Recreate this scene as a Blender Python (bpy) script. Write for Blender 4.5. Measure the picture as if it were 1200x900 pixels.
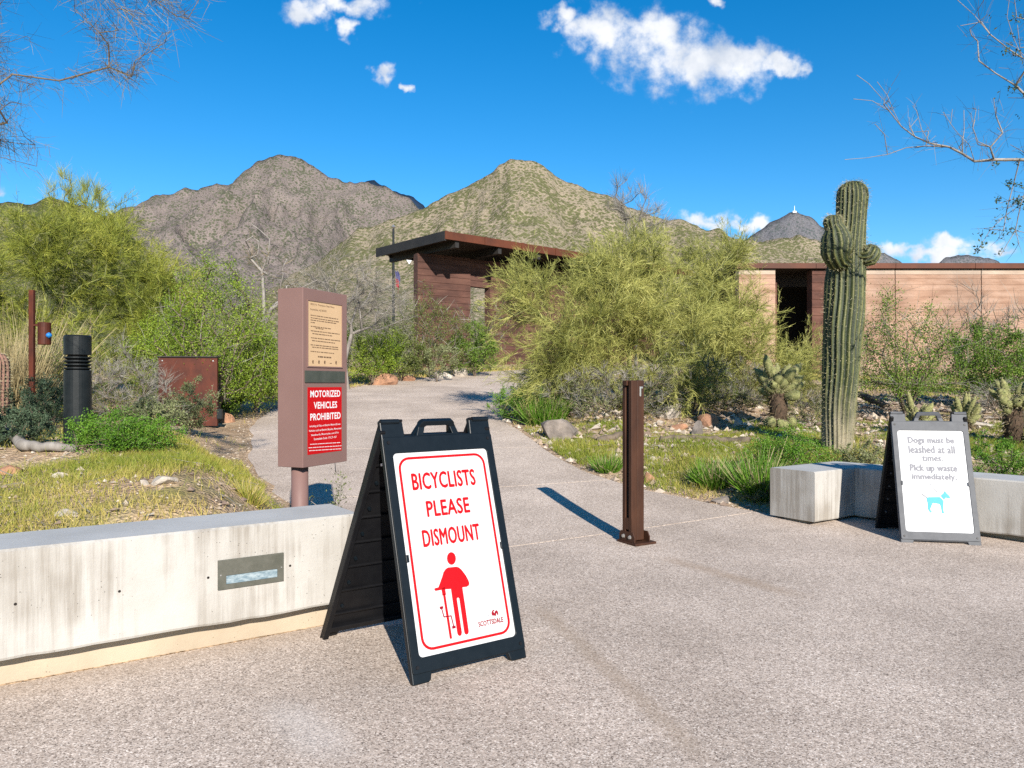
import bpy, bmesh, math, random
import numpy as np
from mathutils import Vector, Matrix

sc = bpy.context.scene
for o in list(bpy.data.objects):
    bpy.data.objects.remove(o)
COL = sc.collection
F = 900.0            # focal length in photograph pixels (1200 wide)
EYE = 1.4
PI = math.pi

# ------------------------------------------------------------------ camera
cam_d = bpy.data.cameras.new('camera'); cam = bpy.data.objects.new('camera', cam_d); COL.objects.link(cam)
cam.location = (0, 0, EYE); cam.rotation_euler = (PI / 2, 0, 0)
cam_d.sensor_width = 36.0; cam_d.lens = 36.0 * F / 1200.0
cam_d.clip_start = 0.05; cam_d.clip_end = 30000
sc.camera = cam

# ------------------------------------------------------------------ sun and sky
SUN_EL = math.radians(26.0)
SUN_H = Vector((0.255, -0.967, 0)).normalized()
to_sun = Vector((SUN_H.x * math.cos(SUN_EL), SUN_H.y * math.cos(SUN_EL), math.sin(SUN_EL)))
sd = bpy.data.lights.new('sun', 'SUN'); sun = bpy.data.objects.new('sun', sd); COL.objects.link(sun)
sd.energy = 5.0; sd.angle = math.radians(0.53); sd.color = (1.0, 0.94, 0.85)
sun.rotation_euler = to_sun.to_track_quat('Z', 'Y').to_euler(); sun.location = (6, -20, 15)

world = bpy.data.worlds.new('World'); sc.world = world; world.use_nodes = True
wn, wl = world.node_tree.nodes, world.node_tree.links
wn.clear()
w_out = wn.new('ShaderNodeOutputWorld'); w_bg = wn.new('ShaderNodeBackground'); w_bg.inputs['Strength'].default_value = 0.080
wl.new(w_bg.outputs[0], w_out.inputs[0])
sky = wn.new('ShaderNodeTexSky'); sky.sky_type = 'NISHITA'; sky.sun_disc = False
sky.sun_elevation = SUN_EL; sky.sun_rotation = math.atan2(SUN_H.x, SUN_H.y)
sky.altitude = 600; sky.air_density = 1.0; sky.dust_density = 0.15; sky.ozone_density = 3.0
hs = wn.new('ShaderNodeHueSaturation'); hs.inputs['Saturation'].default_value = 1.40; hs.inputs['Hue'].default_value = 0.498; hs.inputs['Value'].default_value = 1.14
wl.new(sky.outputs[0], hs.inputs['Color'])


def wmath(op, a, b=None, c=None):
    n = wn.new('ShaderNodeMath'); n.operation = op
    for i, v in enumerate((a, b, c)):
        if v is None: continue
        if isinstance(v, (int, float)): n.inputs[i].default_value = v
        else: wl.new(v, n.inputs[i])
    return n.outputs[0]


# clouds: white cumulus at infinity, laid out by compass direction and height over the horizon
tc = wn.new('ShaderNodeTexCoord'); sx = wn.new('ShaderNodeSeparateXYZ'); wl.new(tc.outputs['Generated'], sx.inputs[0])
ysafe = wmath('MAXIMUM', sx.outputs['Y'], 0.05)
cu = wmath('DIVIDE', sx.outputs['X'], ysafe); cv = wmath('DIVIDE', sx.outputs['Z'], ysafe)
cuv = wn.new('ShaderNodeCombineXYZ'); wl.new(cu, cuv.inputs[0]); wl.new(cv, cuv.inputs[1])
nz = wn.new('ShaderNodeTexNoise'); nz.inputs['Scale'].default_value = 22; nz.inputs['Detail'].default_value = 9; nz.inputs['Roughness'].default_value = 0.58
nz.noise_dimensions = '2D'; wl.new(cuv.outputs[0], nz.inputs['Vector'])
nz2 = wn.new('ShaderNodeTexNoise'); nz2.inputs['Scale'].default_value = 11; nz2.inputs['Detail'].default_value = 6; nz2.inputs['Roughness'].default_value = 0.55
nz2.noise_dimensions = '2D'
off = wn.new('ShaderNodeVectorMath'); off.operation = 'ADD'; off.inputs[1].default_value = (7.31, 3.12, 0); wl.new(cuv.outputs[0], off.inputs[0]); wl.new(off.outputs[0], nz2.inputs['Vector'])
BLOBS = [(750, 52, 78, 46), (702, 36, 54, 36), (658, 20, 26, 16), (802, 70, 86, 48), (862, 76, 64, 36), (910, 76, 42, 16), (930, 80, 20, 14), (840, 3, 12, 10),
         (405, 4, 66, 18), (362, 16, 27, 22), (408, 36, 13, 16), (452, 90, 15, 18), (476, 104, 7, 8),
         (1060, 292, 42, 12), (1112, 287, 38, 15), (1090, 298, 80, 12), (1170, 296, 40, 12), (830, 258, 40, 13), (882, 262, 26, 10),
         (122, 244, 20, 11), (0, 228, 17, 11), (-160, 120, 90, 40), (1500, 90, 110, 45), (1420, 60, 70, 30), (-420, 220, 80, 30)]
wz = wn.new('ShaderNodeTexNoise'); wz.inputs['Scale'].default_value = 30; wz.inputs['Detail'].default_value = 4; wz.noise_dimensions = '2D'; wl.new(cuv.outputs[0], wz.inputs['Vector'])
wsub = wn.new('ShaderNodeVectorMath'); wsub.operation = 'SUBTRACT'; wsub.inputs[1].default_value = (.5, .5, .5); wl.new(wz.outputs['Color'], wsub.inputs[0])
wsc = wn.new('ShaderNodeVectorMath'); wsc.operation = 'SCALE'; wsc.inputs['Scale'].default_value = .045; wl.new(wsub.outputs[0], wsc.inputs[0])
wad = wn.new('ShaderNodeVectorMath'); wad.operation = 'ADD'; wl.new(cuv.outputs[0], wad.inputs[0]); wl.new(wsc.outputs[0], wad.inputs[1])
dmin = None
for (bx_, by_, rx_, ry_) in BLOBS:
    s_ = wn.new('ShaderNodeVectorMath'); s_.operation = 'SUBTRACT'; s_.inputs[1].default_value = ((bx_ - 600) / F, (450 - by_) / F, 0); wl.new(wad.outputs[0], s_.inputs[0])
    m_ = wn.new('ShaderNodeVectorMath'); m_.operation = 'MULTIPLY'; m_.inputs[1].default_value = (F / rx_, F / ry_, 0); wl.new(s_.outputs[0], m_.inputs[0])
    l_ = wn.new('ShaderNodeVectorMath'); l_.operation = 'LENGTH'; wl.new(m_.outputs[0], l_.inputs[0])
    dmin = l_.outputs['Value'] if dmin is None else wmath('MINIMUM', dmin, l_.outputs['Value'])
dens = wmath('ADD', wmath('SUBTRACT', 1.0, dmin), wmath('MULTIPLY', wmath('SUBTRACT', nz.outputs['Fac'], 0.5), 2.0))
mr = wn.new('ShaderNodeMapRange'); mr.interpolation_type = 'SMOOTHERSTEP'; mr.inputs['From Min'].default_value = -0.10; mr.inputs['From Max'].default_value = 1.0
wl.new(dens, mr.inputs['Value'])
front = wmath('GREATER_THAN', sx.outputs['Y'], 0.06)
far_d = wmath('LESS_THAN', dmin, 2.2)
alpha = wmath('MULTIPLY', wmath('MULTIPLY', wmath('MULTIPLY', mr.outputs[0], 0.97), front), far_d)
cr = wn.new('ShaderNodeValToRGB'); cr.color_ramp.elements[0].position = 0.36; cr.color_ramp.elements[0].color = (4.2, 4.7, 5.5, 1); cr.color_ramp.elements[1].position = 0.60; cr.color_ramp.elements[1].color = (6.9, 7.0, 7.2, 1)
wl.new(nz2.outputs['Fac'], cr.inputs[0])
mxw = wn.new('ShaderNodeMix'); mxw.data_type = 'RGBA'; wl.new(alpha, mxw.inputs['Factor']); wl.new(hs.outputs[0], mxw.inputs['A']); wl.new(cr.outputs[0], mxw.inputs['B'])
wl.new(mxw.outputs['Result'], w_bg.inputs['Color'])

sc.view_settings.view_transform = 'Standard'; sc.view_settings.look = 'None'
sc.view_settings.exposure = 0.90; sc.view_settings.gamma = 1.0; sc.view_settings.use_curve_mapping = False
sc.render.engine = 'CYCLES'
sc.cycles.max_bounces = 6; sc.cycles.diffuse_bounces = 3; sc.cycles.glossy_bounces = 2; sc.cycles.transmission_bounces = 4; sc.cycles.transparent_max_bounces = 8
sc.cycles.use_denoising = False
sc.cycles.sample_clamp_indirect = 4.0


# ------------------------------------------------------------------ helpers: noise, geometry, objects
def _hash(ix, iy, seed):
    h = (ix.astype(np.int64) * 374761393 + iy.astype(np.int64) * 668265263 + seed * 974634777) & 0xFFFFFFFF
    h = ((h ^ (h >> 13)) * 1274126177) & 0xFFFFFFFF
    return ((h ^ (h >> 16)) & 0xFFFF) / 65535.0


def vnoise(x, y, seed=0):
    x = np.asarray(x, float); y = np.asarray(y, float)
    ix = np.floor(x); iy = np.floor(y); fx = x - ix; fy = y - iy
    fx = fx * fx * (3 - 2 * fx); fy = fy * fy * (3 - 2 * fy)
    a = _hash(ix, iy, seed); b = _hash(ix + 1, iy, seed); c = _hash(ix, iy + 1, seed); d = _hash(ix + 1, iy + 1, seed)
    return (a * (1 - fx) + b * fx) * (1 - fy) + (c * (1 - fx) + d * fx) * fy


def fbm(x, y, seed=0, octv=4):
    v = 0; amp = 0.5; x = np.asarray(x, float); y = np.asarray(y, float)
    for i in range(octv):
        v = v + amp * (vnoise(x, y, seed + i) - 0.5); x = x * 2.03 + 17.1; y = y * 2.03 + 9.7; amp *= 0.5
    return v


def sstep(a, b, x):
    t = np.clip((x - a) / (b - a), 0, 1); return t * t * (3 - 2 * t)


# path polygon in plan
PATH_L = [(-11.86, -3), (-2.35, 3.53), (-1.00, 4.46), (-1.0, 4.9), (-1.15, 5.6), (-1.7, 7), (-2.6, 8.6), (-3.25, 9.9), (-3.8, 11.2), (-4.8, 14), (-5.35, 17), (-5.15, 20), (-4.5, 23), (-3.2, 26), (-.8, 29.6), (3, 32.6), (9, 35.2), (14, 36.3)]
PATH_R = [(14, 32), (9, 31), (5, 29), (2, 26), (.4, 22.5), (-.25, 18.5), (-.2, 15.4), (.5, 12), (1.1, 9.9), (1.6, 9), (2.2, 8.3), (2.6, 7.85), (3.3, 7.75), (3.6, 7.6), (12.9, -3)]


def jag(pts, amp, seed):
    out = []
    for i in range(len(pts) - 1):
        a, b = pts[i], pts[i + 1]; L = math.dist(a, b); n = max(1, int(L / 0.35)) if amp else 1
        for k in range(n):
            t = k / n; x = a[0] + (b[0] - a[0]) * t; y = a[1] + (b[1] - a[1]) * t
            w = amp * (0 if k == 0 and i == 0 else 1)
            out.append((x + w * float(fbm(x * 1.3 + 5, y * 1.3, seed, 3)) * 2, y + w * float(fbm(x * 1.3 + 55, y * 1.3, seed + 9, 3)) * 2))
    out.append(pts[-1]); return out


PATH = PATH_L[:3] + jag(PATH_L[3:], 0.16, 3) + jag(PATH_R[:12], 0.14, 7) + PATH_R[12:]
PP = np.array(PATH); PQ = np.roll(PP, -1, axis=0)


def path_sd(x, y):
    """distance to the path outline, positive outside"""
    x = np.asarray(x, float); y = np.asarray(y, float); shp = x.shape
    p = np.stack([x.ravel(), y.ravel()], 1); best = np.full(len(p), 1e9); ins = np.zeros(len(p), bool)
    for a, b in zip(PP, PQ):
        d = b - a; t = np.clip(((p - a) @ d) / max(d @ d, 1e-9), 0, 1); q = a + t[:, None] * d
        best = np.minimum(best, np.hypot(p[:, 0] - q[:, 0], p[:, 1] - q[:, 1]))
        c = ((a[1] > p[:, 1]) != (b[1] > p[:, 1]))
        with np.errstate(divide='ignore', invalid='ignore'):
            xi = a[0] + (p[:, 1] - a[1]) * (b[0] - a[0]) / (b[1] - a[1] if b[1] != a[1] else 1e-9)
        ins ^= c & (p[:, 0] < xi)
    return np.where(ins, -best, best).reshape(shp)


def base_h(y):
    y = np.asarray(y, float); s = 0.8
    r = 0.085 * s * np.logaddexp(0, (np.minimum(y, 38.0) - 7.5) / s)
    r = r + 0.03 * np.clip(y - 38, 0, 220) + 0.006 * np.clip(y - 258, 0, 4000)
    return r


def ground(x, y):
    x = np.asarray(x, float); y = np.asarray(y, float)
    d = path_sd(x, y); b = base_h(y)
    # left mound retained by the concrete wall
    behind = sstep(-0.1, 0.25, (x + 2.35) * (-0.566) + (y - 3.53) * 0.824)
    zl = np.interp(y, [-3, 3, 5, 7.5, 10, 14, 17], [.50, .52, .58, .78, .80, .66, 0.82])
    left = sstep(0.05, 1.25, d) * (x < 0) * behind * sstep(18, 13, y)
    z = b + np.maximum(zl - b, 0) * left
    right = sstep(0.1, 1.6, d) * (x > 0) * sstep(30, 20, y) * sstep(4, 7.5, y)
    z = z + 0.16 * right
    rough = sstep(0.05, 0.9, d) * sstep(200, 40, y)
    z = z + rough * (0.30 * fbm(x * .45, y * .45, 21, 3) + 0.10 * fbm(x * 2.1, y * 2.1, 31, 3))
    return z - 0.012 * (d > 0.02) * 0


def gz(x, y):
    return float(ground(np.array([x]), np.array([y]))[0])


def ray(px, py, d):
    return Vector(((px - 600) / F * d, d, EYE + (450 - py) / F * d))


def hit(px, py, lo=3.0, hi=60.0):
    ds = np.linspace(lo, hi, 600); x = (px - 600) / F * ds; z = EYE + (450 - py) / F * ds
    below = z < ground(x, ds); i = int(np.argmax(below)) if below.any() else 599
    return Vector((float(x[i]), float(ds[i]), gz(x[i], ds[i])))


class MB:
    def __init__(s): s.v = []; s.f = []
    def raw(s, vs, fs):
        o = len(s.v); s.v += [tuple(v) for v in vs]; s.f += [tuple(i + o for i in f) for f in fs]; return s
    def box(s, c, size, M=None):
        hx, hy, hz = [k / 2 for k in size]; c = Vector(c)
        vs = [Vector((x, y, z)) for x in (-hx, hx) for y in (-hy, hy) for z in (-hz, hz)]
        vs = [(M @ v if M is not None else v) + c for v in vs]
        return s.raw(vs, [(0, 1, 3, 2), (4, 6, 7, 5), (0, 4, 5, 1), (2, 3, 7, 6), (0, 2, 6, 4), (1, 5, 7, 3)])
    def tube(s, pts, rad, n=8, caps=True):
        pts = [Vector(p) for p in pts]; rad = [rad] * len(pts) if isinstance(rad, (int, float)) else rad
        rings = []; up = None
        for i, p in enumerate(pts):
            t = (pts[min(i + 1, len(pts) - 1)] - pts[max(i - 1, 0)]).normalized()
            if up is None: up = t.orthogonal().normalized()
            a = (up - t * up.dot(t)).normalized(); b = t.cross(a); up = a
            rings.append([p + (a * math.cos(2 * PI * k / n) + b * math.sin(2 * PI * k / n)) * rad[i] for k in range(n)])
        vs = [v for r in rings for v in r]
        fs = [(i * n + k, i * n + (k + 1) % n, (i + 1) * n + (k + 1) % n, (i + 1) * n + k) for i in range(len(pts) - 1) for k in range(n)]
        if caps: fs += [tuple(range(n))[::-1], tuple((len(pts) - 1) * n + k for k in range(n))]
        return s.raw(vs, fs)
    def lathe(s, c, prof, n=24):
        c = Vector(c); vs = []; fs = []
        for (r, z) in prof:
            for k in range(n): vs.append(c + Vector((r * math.cos(2 * PI * k / n), r * math.sin(2 * PI * k / n), z)))
        for i in range(len(prof) - 1):
            for k in range(n): fs.append((i * n + k, i * n + (k + 1) % n, (i + 1) * n + (k + 1) % n, (i + 1) * n + k))
        fs.append(tuple(range(n))[::-1]); fs.append(tuple((len(prof) - 1) * n + k for k in range(n)))
        return s.raw(vs, fs)
    def prism(s, poly, O, U, V, N, n0, n1):
        """2D polygon (counter-clockwise in U,V) pushed from n0 to n1 along N"""
        k = len(poly)
        vs = [O + U * a + V * b + N * n0 for a, b in poly] + [O + U * a + V * b + N * n1 for a, b in poly]
        fs = [tuple(range(k))[::-1], tuple(range(k, 2 * k))] + [(i, (i + 1) % k, k + (i + 1) % k, k + i) for i in range(k)]
        return s.raw(vs, fs)
    def ring(s, outer, inner, O, U, V, N, n0, n1):
        k = len(outer)
        vs = []
        for n_ in (n0, n1):
            for pl in (outer, inner): vs += [O + U * a + V * b + N * n_ for a, b in pl]
        fs = []
        for i in range(k):
            j = (i + 1) % k
            fs += [(2 * k + i, 2 * k + j, 3 * k + j, 3 * k + i), (i, k + i, k + j, j), (i, j, 2 * k + j, 2 * k + i), (k + i, 3 * k + i, 3 * k + j, k + j)]
        return s.raw(vs, fs)
    def build(s, name, m, parent=None, bev=0, smooth=False, segs=2):
        me = bpy.data.meshes.new(name); off = Vector(parent_loc(parent))
        me.from_pydata([tuple(Vector(v) - off) for v in s.v], [], s.f); me.update()
        me.materials.append(m)
        if smooth: me.shade_smooth()
        o = bpy.data.objects.new(name, me); COL.objects.link(o)
        if parent: o.parent = parent
        if bev:
            b = o.modifiers.new('bevel', 'BEVEL'); b.width = bev; b.segments = segs; b.limit_method = 'ANGLE'; b.angle_limit = math.radians(40)
        return o


def parent_loc(p):
    t = Vector((0, 0, 0))
    while p is not None: t = t + p.location; p = p.parent
    return t


def tag(o, label=None, cat=None, group=None, kind=None):
    if label: o['label'] = label
    if cat: o['category'] = cat
    if group: o['group'] = group
    if kind: o['kind'] = kind
    return o


def thing(name, label, cat, loc, group=None):
    o = bpy.data.objects.new(name, None); COL.objects.link(o); o.location = loc; o.empty_display_size = 0.1
    return tag(o, label, cat, group)


def npmesh(name, V, Fa, m, parent=None, tint=None, smooth=False):
    """V (n,3) world coords, Fa (m,k) faces of equal corner count"""
    V = np.asarray(V, np.float32) - np.array(parent_loc(parent), np.float32); Fa = np.asarray(Fa, np.int32); k = Fa.shape[1]
    me = bpy.data.meshes.new(name); me.vertices.add(len(V)); me.vertices.foreach_set('co', V.ravel())
    me.loops.add(Fa.size); me.loops.foreach_set('vertex_index', Fa.ravel())
    me.polygons.add(len(Fa)); me.polygons.foreach_set('loop_start', np.arange(0, Fa.size, k, dtype=np.int32))
    me.polygons.foreach_set('use_smooth', np.full(len(Fa), smooth))
    if tint is not None:
        a = me.attributes.new('tint', 'FLOAT', 'POINT'); a.data.foreach_set('value', np.asarray(tint, np.float32))
    me.update(); me.validate(); me.materials.append(m)
    o = bpy.data.objects.new(name, me); COL.objects.link(o)
    if parent: o.parent = parent
    return o


# ------------------------------------------------------------------ materials
def nodes_of(name):
    m = bpy.data.materials.new(name); m.use_nodes = True; nt = m.node_tree
    return m, nt.nodes, nt.links, nt.nodes['Principled BSDF']


def N_(ns, typ, **kw):
    n = ns.new(typ)
    for k, v in kw.items():
        if k in n.inputs: n.inputs[k].default_value = v
        else: setattr(n, k, v)
    return n


def ramp(ns, stops, interp='LINEAR'):
    r = ns.new('ShaderNodeValToRGB'); r.color_ramp.interpolation = interp; e = r.color_ramp.elements
    while len(e) < len(stops): e.new(0.5)
    for i, (p, c) in enumerate(stops):
        e[i].position = p; e[i].color = (*c, 1) if len(c) == 3 else c
    return r


def mixc(ns, ls, fac, a, b, blend='MIX'):
    n = ns.new('ShaderNodeMix'); n.data_type = 'RGBA'; n.blend_type = blend
    for s, v in (('Factor', fac), ('A', a), ('B', b)):
        if isinstance(v, (int, float)): n.inputs[s].default_value = v
        elif isinstance(v, tuple): n.inputs[s].default_value = (*v, 1) if len(v) == 3 else v
        else: ls.new(v, n.inputs[s])
    return n.outputs['Result']


def pos_vec(ns, ls, scale=(1, 1, 1)):
    g = ns.new('ShaderNodeNewGeometry'); mp = ns.new('ShaderNodeVectorMath'); mp.operation = 'MULTIPLY'; mp.inputs[1].default_value = scale
    ls.new(g.outputs['Position'], mp.inputs[0]); return mp.outputs[0]


def mat(name, c1, c2=None, scale=6, rough=0.8, bump=0.0, bscale=40, stretch=(1, 1, 1), detail=6, metal=0.0, spec=0.22, dist=0.01, contrast=0.15):
    m, ns, ls, bs = nodes_of(name)
    bs.inputs['Roughness'].default_value = rough; bs.inputs['Metallic'].default_value = metal; bs.inputs['Specular IOR Level'].default_value = spec
    if c2 is None: c2 = tuple(k * 0.8 for k in c1)
    p = pos_vec(ns, ls, stretch)
    t = N_(ns, 'ShaderNodeTexNoise', Scale=scale, Detail=detail, Roughness=0.6); ls.new(p, t.inputs['Vector'])
    r = ramp(ns, [(0.5 - contrast, c1), (0.5 + contrast, c2)]); ls.new(t.outputs['Fac'], r.inputs[0]); ls.new(r.outputs[0], bs.inputs['Base Color'])
    if bump:
        t2 = N_(ns, 'ShaderNodeTexNoise', Scale=bscale, Detail=5, Roughness=0.6); ls.new(p, t2.inputs['Vector'])
        b = N_(ns, 'ShaderNodeBump', Strength=bump, Distance=dist); ls.new(t2.outputs['Fac'], b.inputs['Height']); ls.new(b.outputs[0], bs.inputs['Normal'])
    return m


def leaf_mat(name, cs, rough=0.6, trans=0.25):
    """cs: colours along the per-leaf tint value"""
    m, ns, ls, bs = nodes_of(name)
    a = N_(ns, 'ShaderNodeAttribute', attribute_name='tint')
    r = ramp(ns, [(i / (len(cs) - 1), c) for i, c in enumerate(cs)]); ls.new(a.outputs['Fac'], r.inputs[0])
    ls.new(r.outputs[0], bs.inputs['Base Color']); bs.inputs['Roughness'].default_value = rough; bs.inputs['Specular IOR Level'].default_value = 0.3
    tr = ns.new('ShaderNodeBsdfTranslucent'); ls.new(r.outputs[0], tr.inputs[0])
    mx = ns.new('ShaderNodeMixShader'); mx.inputs[0].default_value = trans; ls.new(bs.outputs[0], mx.inputs[1]); ls.new(tr.outputs[0], mx.inputs[2])
    ls.new(mx.outputs[0], ns['Material Output'].inputs[0]); return m


M = {}
M['black'] = mat('black_plastic', (.0025, .0050, .0075), (.0045, .0075, .0105), 14, 0.40, .15, 220, dist=.002)
M['grey_plastic'] = mat('faded_plastic', (.060, .063, .070), (.080, .083, .090), 14, 0.55, .2, 200, dist=.002)
M['dark_inner'] = mat('black_inner_plastic', (.004, .004, .005), (.007, .007, .008), 10, 0.45)
M['white'] = mat('white_sheet', (.46, .465, .47), (.44, .445, .45), 3, 0.4)
M['red'] = mat('red_print', (.40, .0015, .004), (.38, .001, .003), 5, 0.4)
M['maroon'] = mat('maroon_print', (.22, .003, .012), (.20, .003, .01), 5, 0.4)
M['pale_print'] = mat('pale_print', (.30, .27, .27), (.28, .25, .25), 5, 0.5)
M['grey_print'] = mat('grey_print', (.12, .12, .14), (.16, .16, .18), 60, 0.5)
M['faint_print'] = mat('faint_print', (.32, .36, .38), (.30, .34, .37), 9, 0.5)
M['blue_print'] = mat('blue_print', (.025, .24, .42), (.03, .26, .44), 20, 0.5)
M['mauve'] = mat('mauve_paint', (.170, .100, .087), (.158, .092, .080), 4, 0.55, .08, 300, dist=.001)
M['tan_panel'] = mat('tan_panel', (.46, .31, .18), (.43, .29, .165), 5, 0.5)
M['brown_print'] = mat('brown_print', (.10, .06, .035), (.12, .07, .04), 5, 0.5)
M['slot'] = mat('dark_metal_strip', (.055, .062, .050), (.075, .08, .066), 12, 0.45, metal=.3)
M['red_panel'] = mat('red_panel', (.38, .0015, .004), (.36, .001, .003), 5, 0.4)
M['white_print'] = mat('white_print', (.60, .60, .60), (.56, .56, .56), 5, 0.5)
M['steel_brown'] = mat('brown_painted_steel', (.060, .025, .013), (.030, .013, .008), 9, 0.5, .25, 60, (1, 1, .3), dist=.003, contrast=.2)
M['dark_gap'] = mat('dark_slot', (.012, .009, .008), (.02, .015, .012), 9, 0.7)
M['bolt'] = mat('zinc_bolt', (.55, .55, .53), (.42, .40, .37), 60, 0.35, metal=.8)
M['rust'] = mat('rusty_steel', (.095, .021, .009), (.036, .0095, .0055), 5, 0.6, .3, 40, (1, 1, .6), dist=.004, contrast=.2)
M['bollard'] = mat('blackened_bollard', (.007, .009, .010), (.012, .014, .015), 12, 0.42, .1, 100)
M['bark'] = mat('grey_brown_bark', (.17, .13, .095), (.09, .07, .05), 12, 0.9, .5, 40, (1, 1, .4))
M['pv_bark'] = mat('green_bark', (.23, .24, .085), (.15, .16, .06), 9, 0.75, .3, 40)
M['dead'] = mat('silvery_dead_wood', (.26, .235, .21), (.15, .132, .115), 9, 0.85, .4, 60, (1, 1, .4))
M['twig_grey'] = leaf_mat('bare_grey_twigs', [(.09, .08, .065), (.18, .165, .14), (.30, .275, .235)], .8, .05)
M['twig_dark'] = leaf_mat('bare_dark_twigs', [(.05, .04, .024), (.14, .105, .055), (.30, .24, .12)], .8, .05)
M['twig_mesq'] = leaf_mat('bare_silver_twigs', [(.07, .06, .055), (.12, .105, .095), (.20, .185, .17)], .8, .05)
M['paloverde'] = leaf_mat('yellow_green_twigs', [(.13, .145, .032), (.33, .33, .085), (.56, .53, .18)], .6, .25)
M['paloverde_y'] = leaf_mat('golden_green_twigs', [(.085, .115, .018), (.24, .265, .038), (.47, .45, .085)], .6, .25)
M['creosote'] = leaf_mat('creosote_leaves', [(.07, .13, .012), (.18, .26, .022), (.32, .38, .05)], .5, .3)
M['creosote_d'] = leaf_mat('deep_green_leaves', [(.05, .105, .014), (.12, .20, .022), (.22, .30, .045)], .5, .3)
M['creosote_o'] = leaf_mat('olive_leaves', [(.06, .085, .02), (.13, .16, .035), (.22, .24, .07)], .5, .3)
M['weed'] = leaf_mat('fresh_green_leaves', [(.045, .12, .012), (.11, .23, .018), (.19, .32, .04)], .5, .3)
M['brittle'] = leaf_mat('grey_green_leaves', [(.075, .09, .035), (.16, .18, .075), (.29, .30, .15)], .6, .2)
M['dusky'] = leaf_mat('dusky_green_leaves', [(.025, .045, .025), (.055, .085, .045), (.10, .14, .075)], .6, .2)
M['straw'] = leaf_mat('dry_straw', [(.22, .17, .08), (.36, .29, .15), (.52, .44, .26)], .7, .2)
M['grass'] = leaf_mat('grass_blades', [(.11, .17, .016), (.24, .26, .035), (.42, .34, .09), (.56, .43, .17)], .6, .3)
M['scrub'] = leaf_mat('far_scrub_leaves', [(.07, .08, .03), (.14, .15, .05), (.24, .23, .10)], .7, .2)
M['spine'] = leaf_mat('pale_spines', [(.20, .17, .09), (.38, .34, .20), (.52, .48, .33)], .6, .2)
M['cholla'] = mat('cholla_joint', (.25, .24, .10), (.14, .15, .055), 20, 0.8, .8, 90)
M['cholla_trunk'] = mat('cholla_dark_trunk', (.045, .030, .020), (.085, .055, .035), 22, 0.9, .8, 60)
M['rock'] = mat('grey_rock', (.24, .20, .17), (.13, .11, .095), 6, 0.9, .6, 20, dist=.02)
M['rock_w'] = mat('pale_rock', (.42, .37, .31), (.28, .24, .20), 7, 0.9, .6, 20, dist=.02)
M['rock_r'] = mat('reddish_rock', (.34, .18, .105), (.20, .11, .07), 8, 0.9, .6, 20, dist=.02)
M['roof_edge'] = mat('rusted_fascia', (.105, .032, .015), (.065, .022, .012), 1.2, 0.6, .2, 20)
M['roof_dark'] = mat('dark_and_shaded_roof_steel', (.020, .018, .017), (.028, .025, .023), 2, 0.6)
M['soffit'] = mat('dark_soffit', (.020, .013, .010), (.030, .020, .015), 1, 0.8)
M['recess_dark'] = mat('dark_recess', (.02, .017, .014), (.03, .025, .02), 1, 0.9)  # near-black colour for the wall at the back of the opening
M['barrel'] = mat('barrel_cactus_skin', (.27, .14, .11), (.16, .11, .07), 16, 0.9, .8, 80)
M['blue_dot'] = mat('blue_enamel', (.015, .14, .42), (.02, .18, .46), 5, 0.4)
M['lens'] = mat('bluish_glass_lens', (.10, .15, .18), (.27, .32, .34), 26, 0.12, stretch=(1, 1, 2.5))
M['fixture'] = mat('olive_grey_metal', (.085, .085, .068), (.115, .112, .092), 20, 0.45, metal=.3)
M['flag_red'] = mat('flag_red', (.28, .03, .04), (.25, .03, .04)); M['flag_white'] = mat('flag_white', (.75, .75, .75)); M['flag_blue'] = mat('flag_blue', (.06, .06, .16))


def rammed(name, c1, c2, c3, band):
    m, ns, ls, bs = nodes_of(name); bs.inputs['Roughness'].default_value = .95
    p = pos_vec(ns, ls, (.25, .25, 1.0))
    t = N_(ns, 'ShaderNodeTexNoise', Scale=band, Detail=5, Roughness=.6); ls.new(p, t.inputs['Vector'])
    r = ramp(ns, [(.36, c1), (.5, c2), (.64, c3)]); ls.new(t.outputs['Fac'], r.inputs[0])
    t3 = N_(ns, 'ShaderNodeTexNoise', Scale=.55, Detail=4); ls.new(pos_vec(ns, ls, (1, 1, .35)), t3.inputs['Vector'])
    r3 = ramp(ns, [(.38, (.80, .80, .80)), (.6, (1.06, 1.04, 1.02))]); ls.new(t3.outputs['Fac'], r3.inputs[0])
    ls.new(mixc(ns, ls, 1.0, r.outputs[0], r3.outputs[0], 'MULTIPLY'), bs.inputs['Base Color'])
    t2 = N_(ns, 'ShaderNodeTexNoise', Scale=14, Detail=6); ls.new(pos_vec(ns, ls), t2.inputs['Vector'])
    b = N_(ns, 'ShaderNodeBump', Strength=.5, Distance=.03); ls.new(t2.outputs['Fac'], b.inputs['Height']); ls.new(b.outputs[0], bs.inputs['Normal'])
    return m


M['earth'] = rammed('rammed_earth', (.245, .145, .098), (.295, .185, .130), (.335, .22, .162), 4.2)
M['earth_dark_shaded'] = rammed('dark_shaded_rammed_earth', (.055, .023, .016), (.085, .036, .025), (.115, .052, .036), 3.2)  # darker copy of the earth; the pavilion walls' shade is put into the colour
M['earth_cap'] = rammed('pale_earth_cap', (.31, .235, .18), (.35, .27, .21), (.38, .30, .24), 2)


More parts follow.
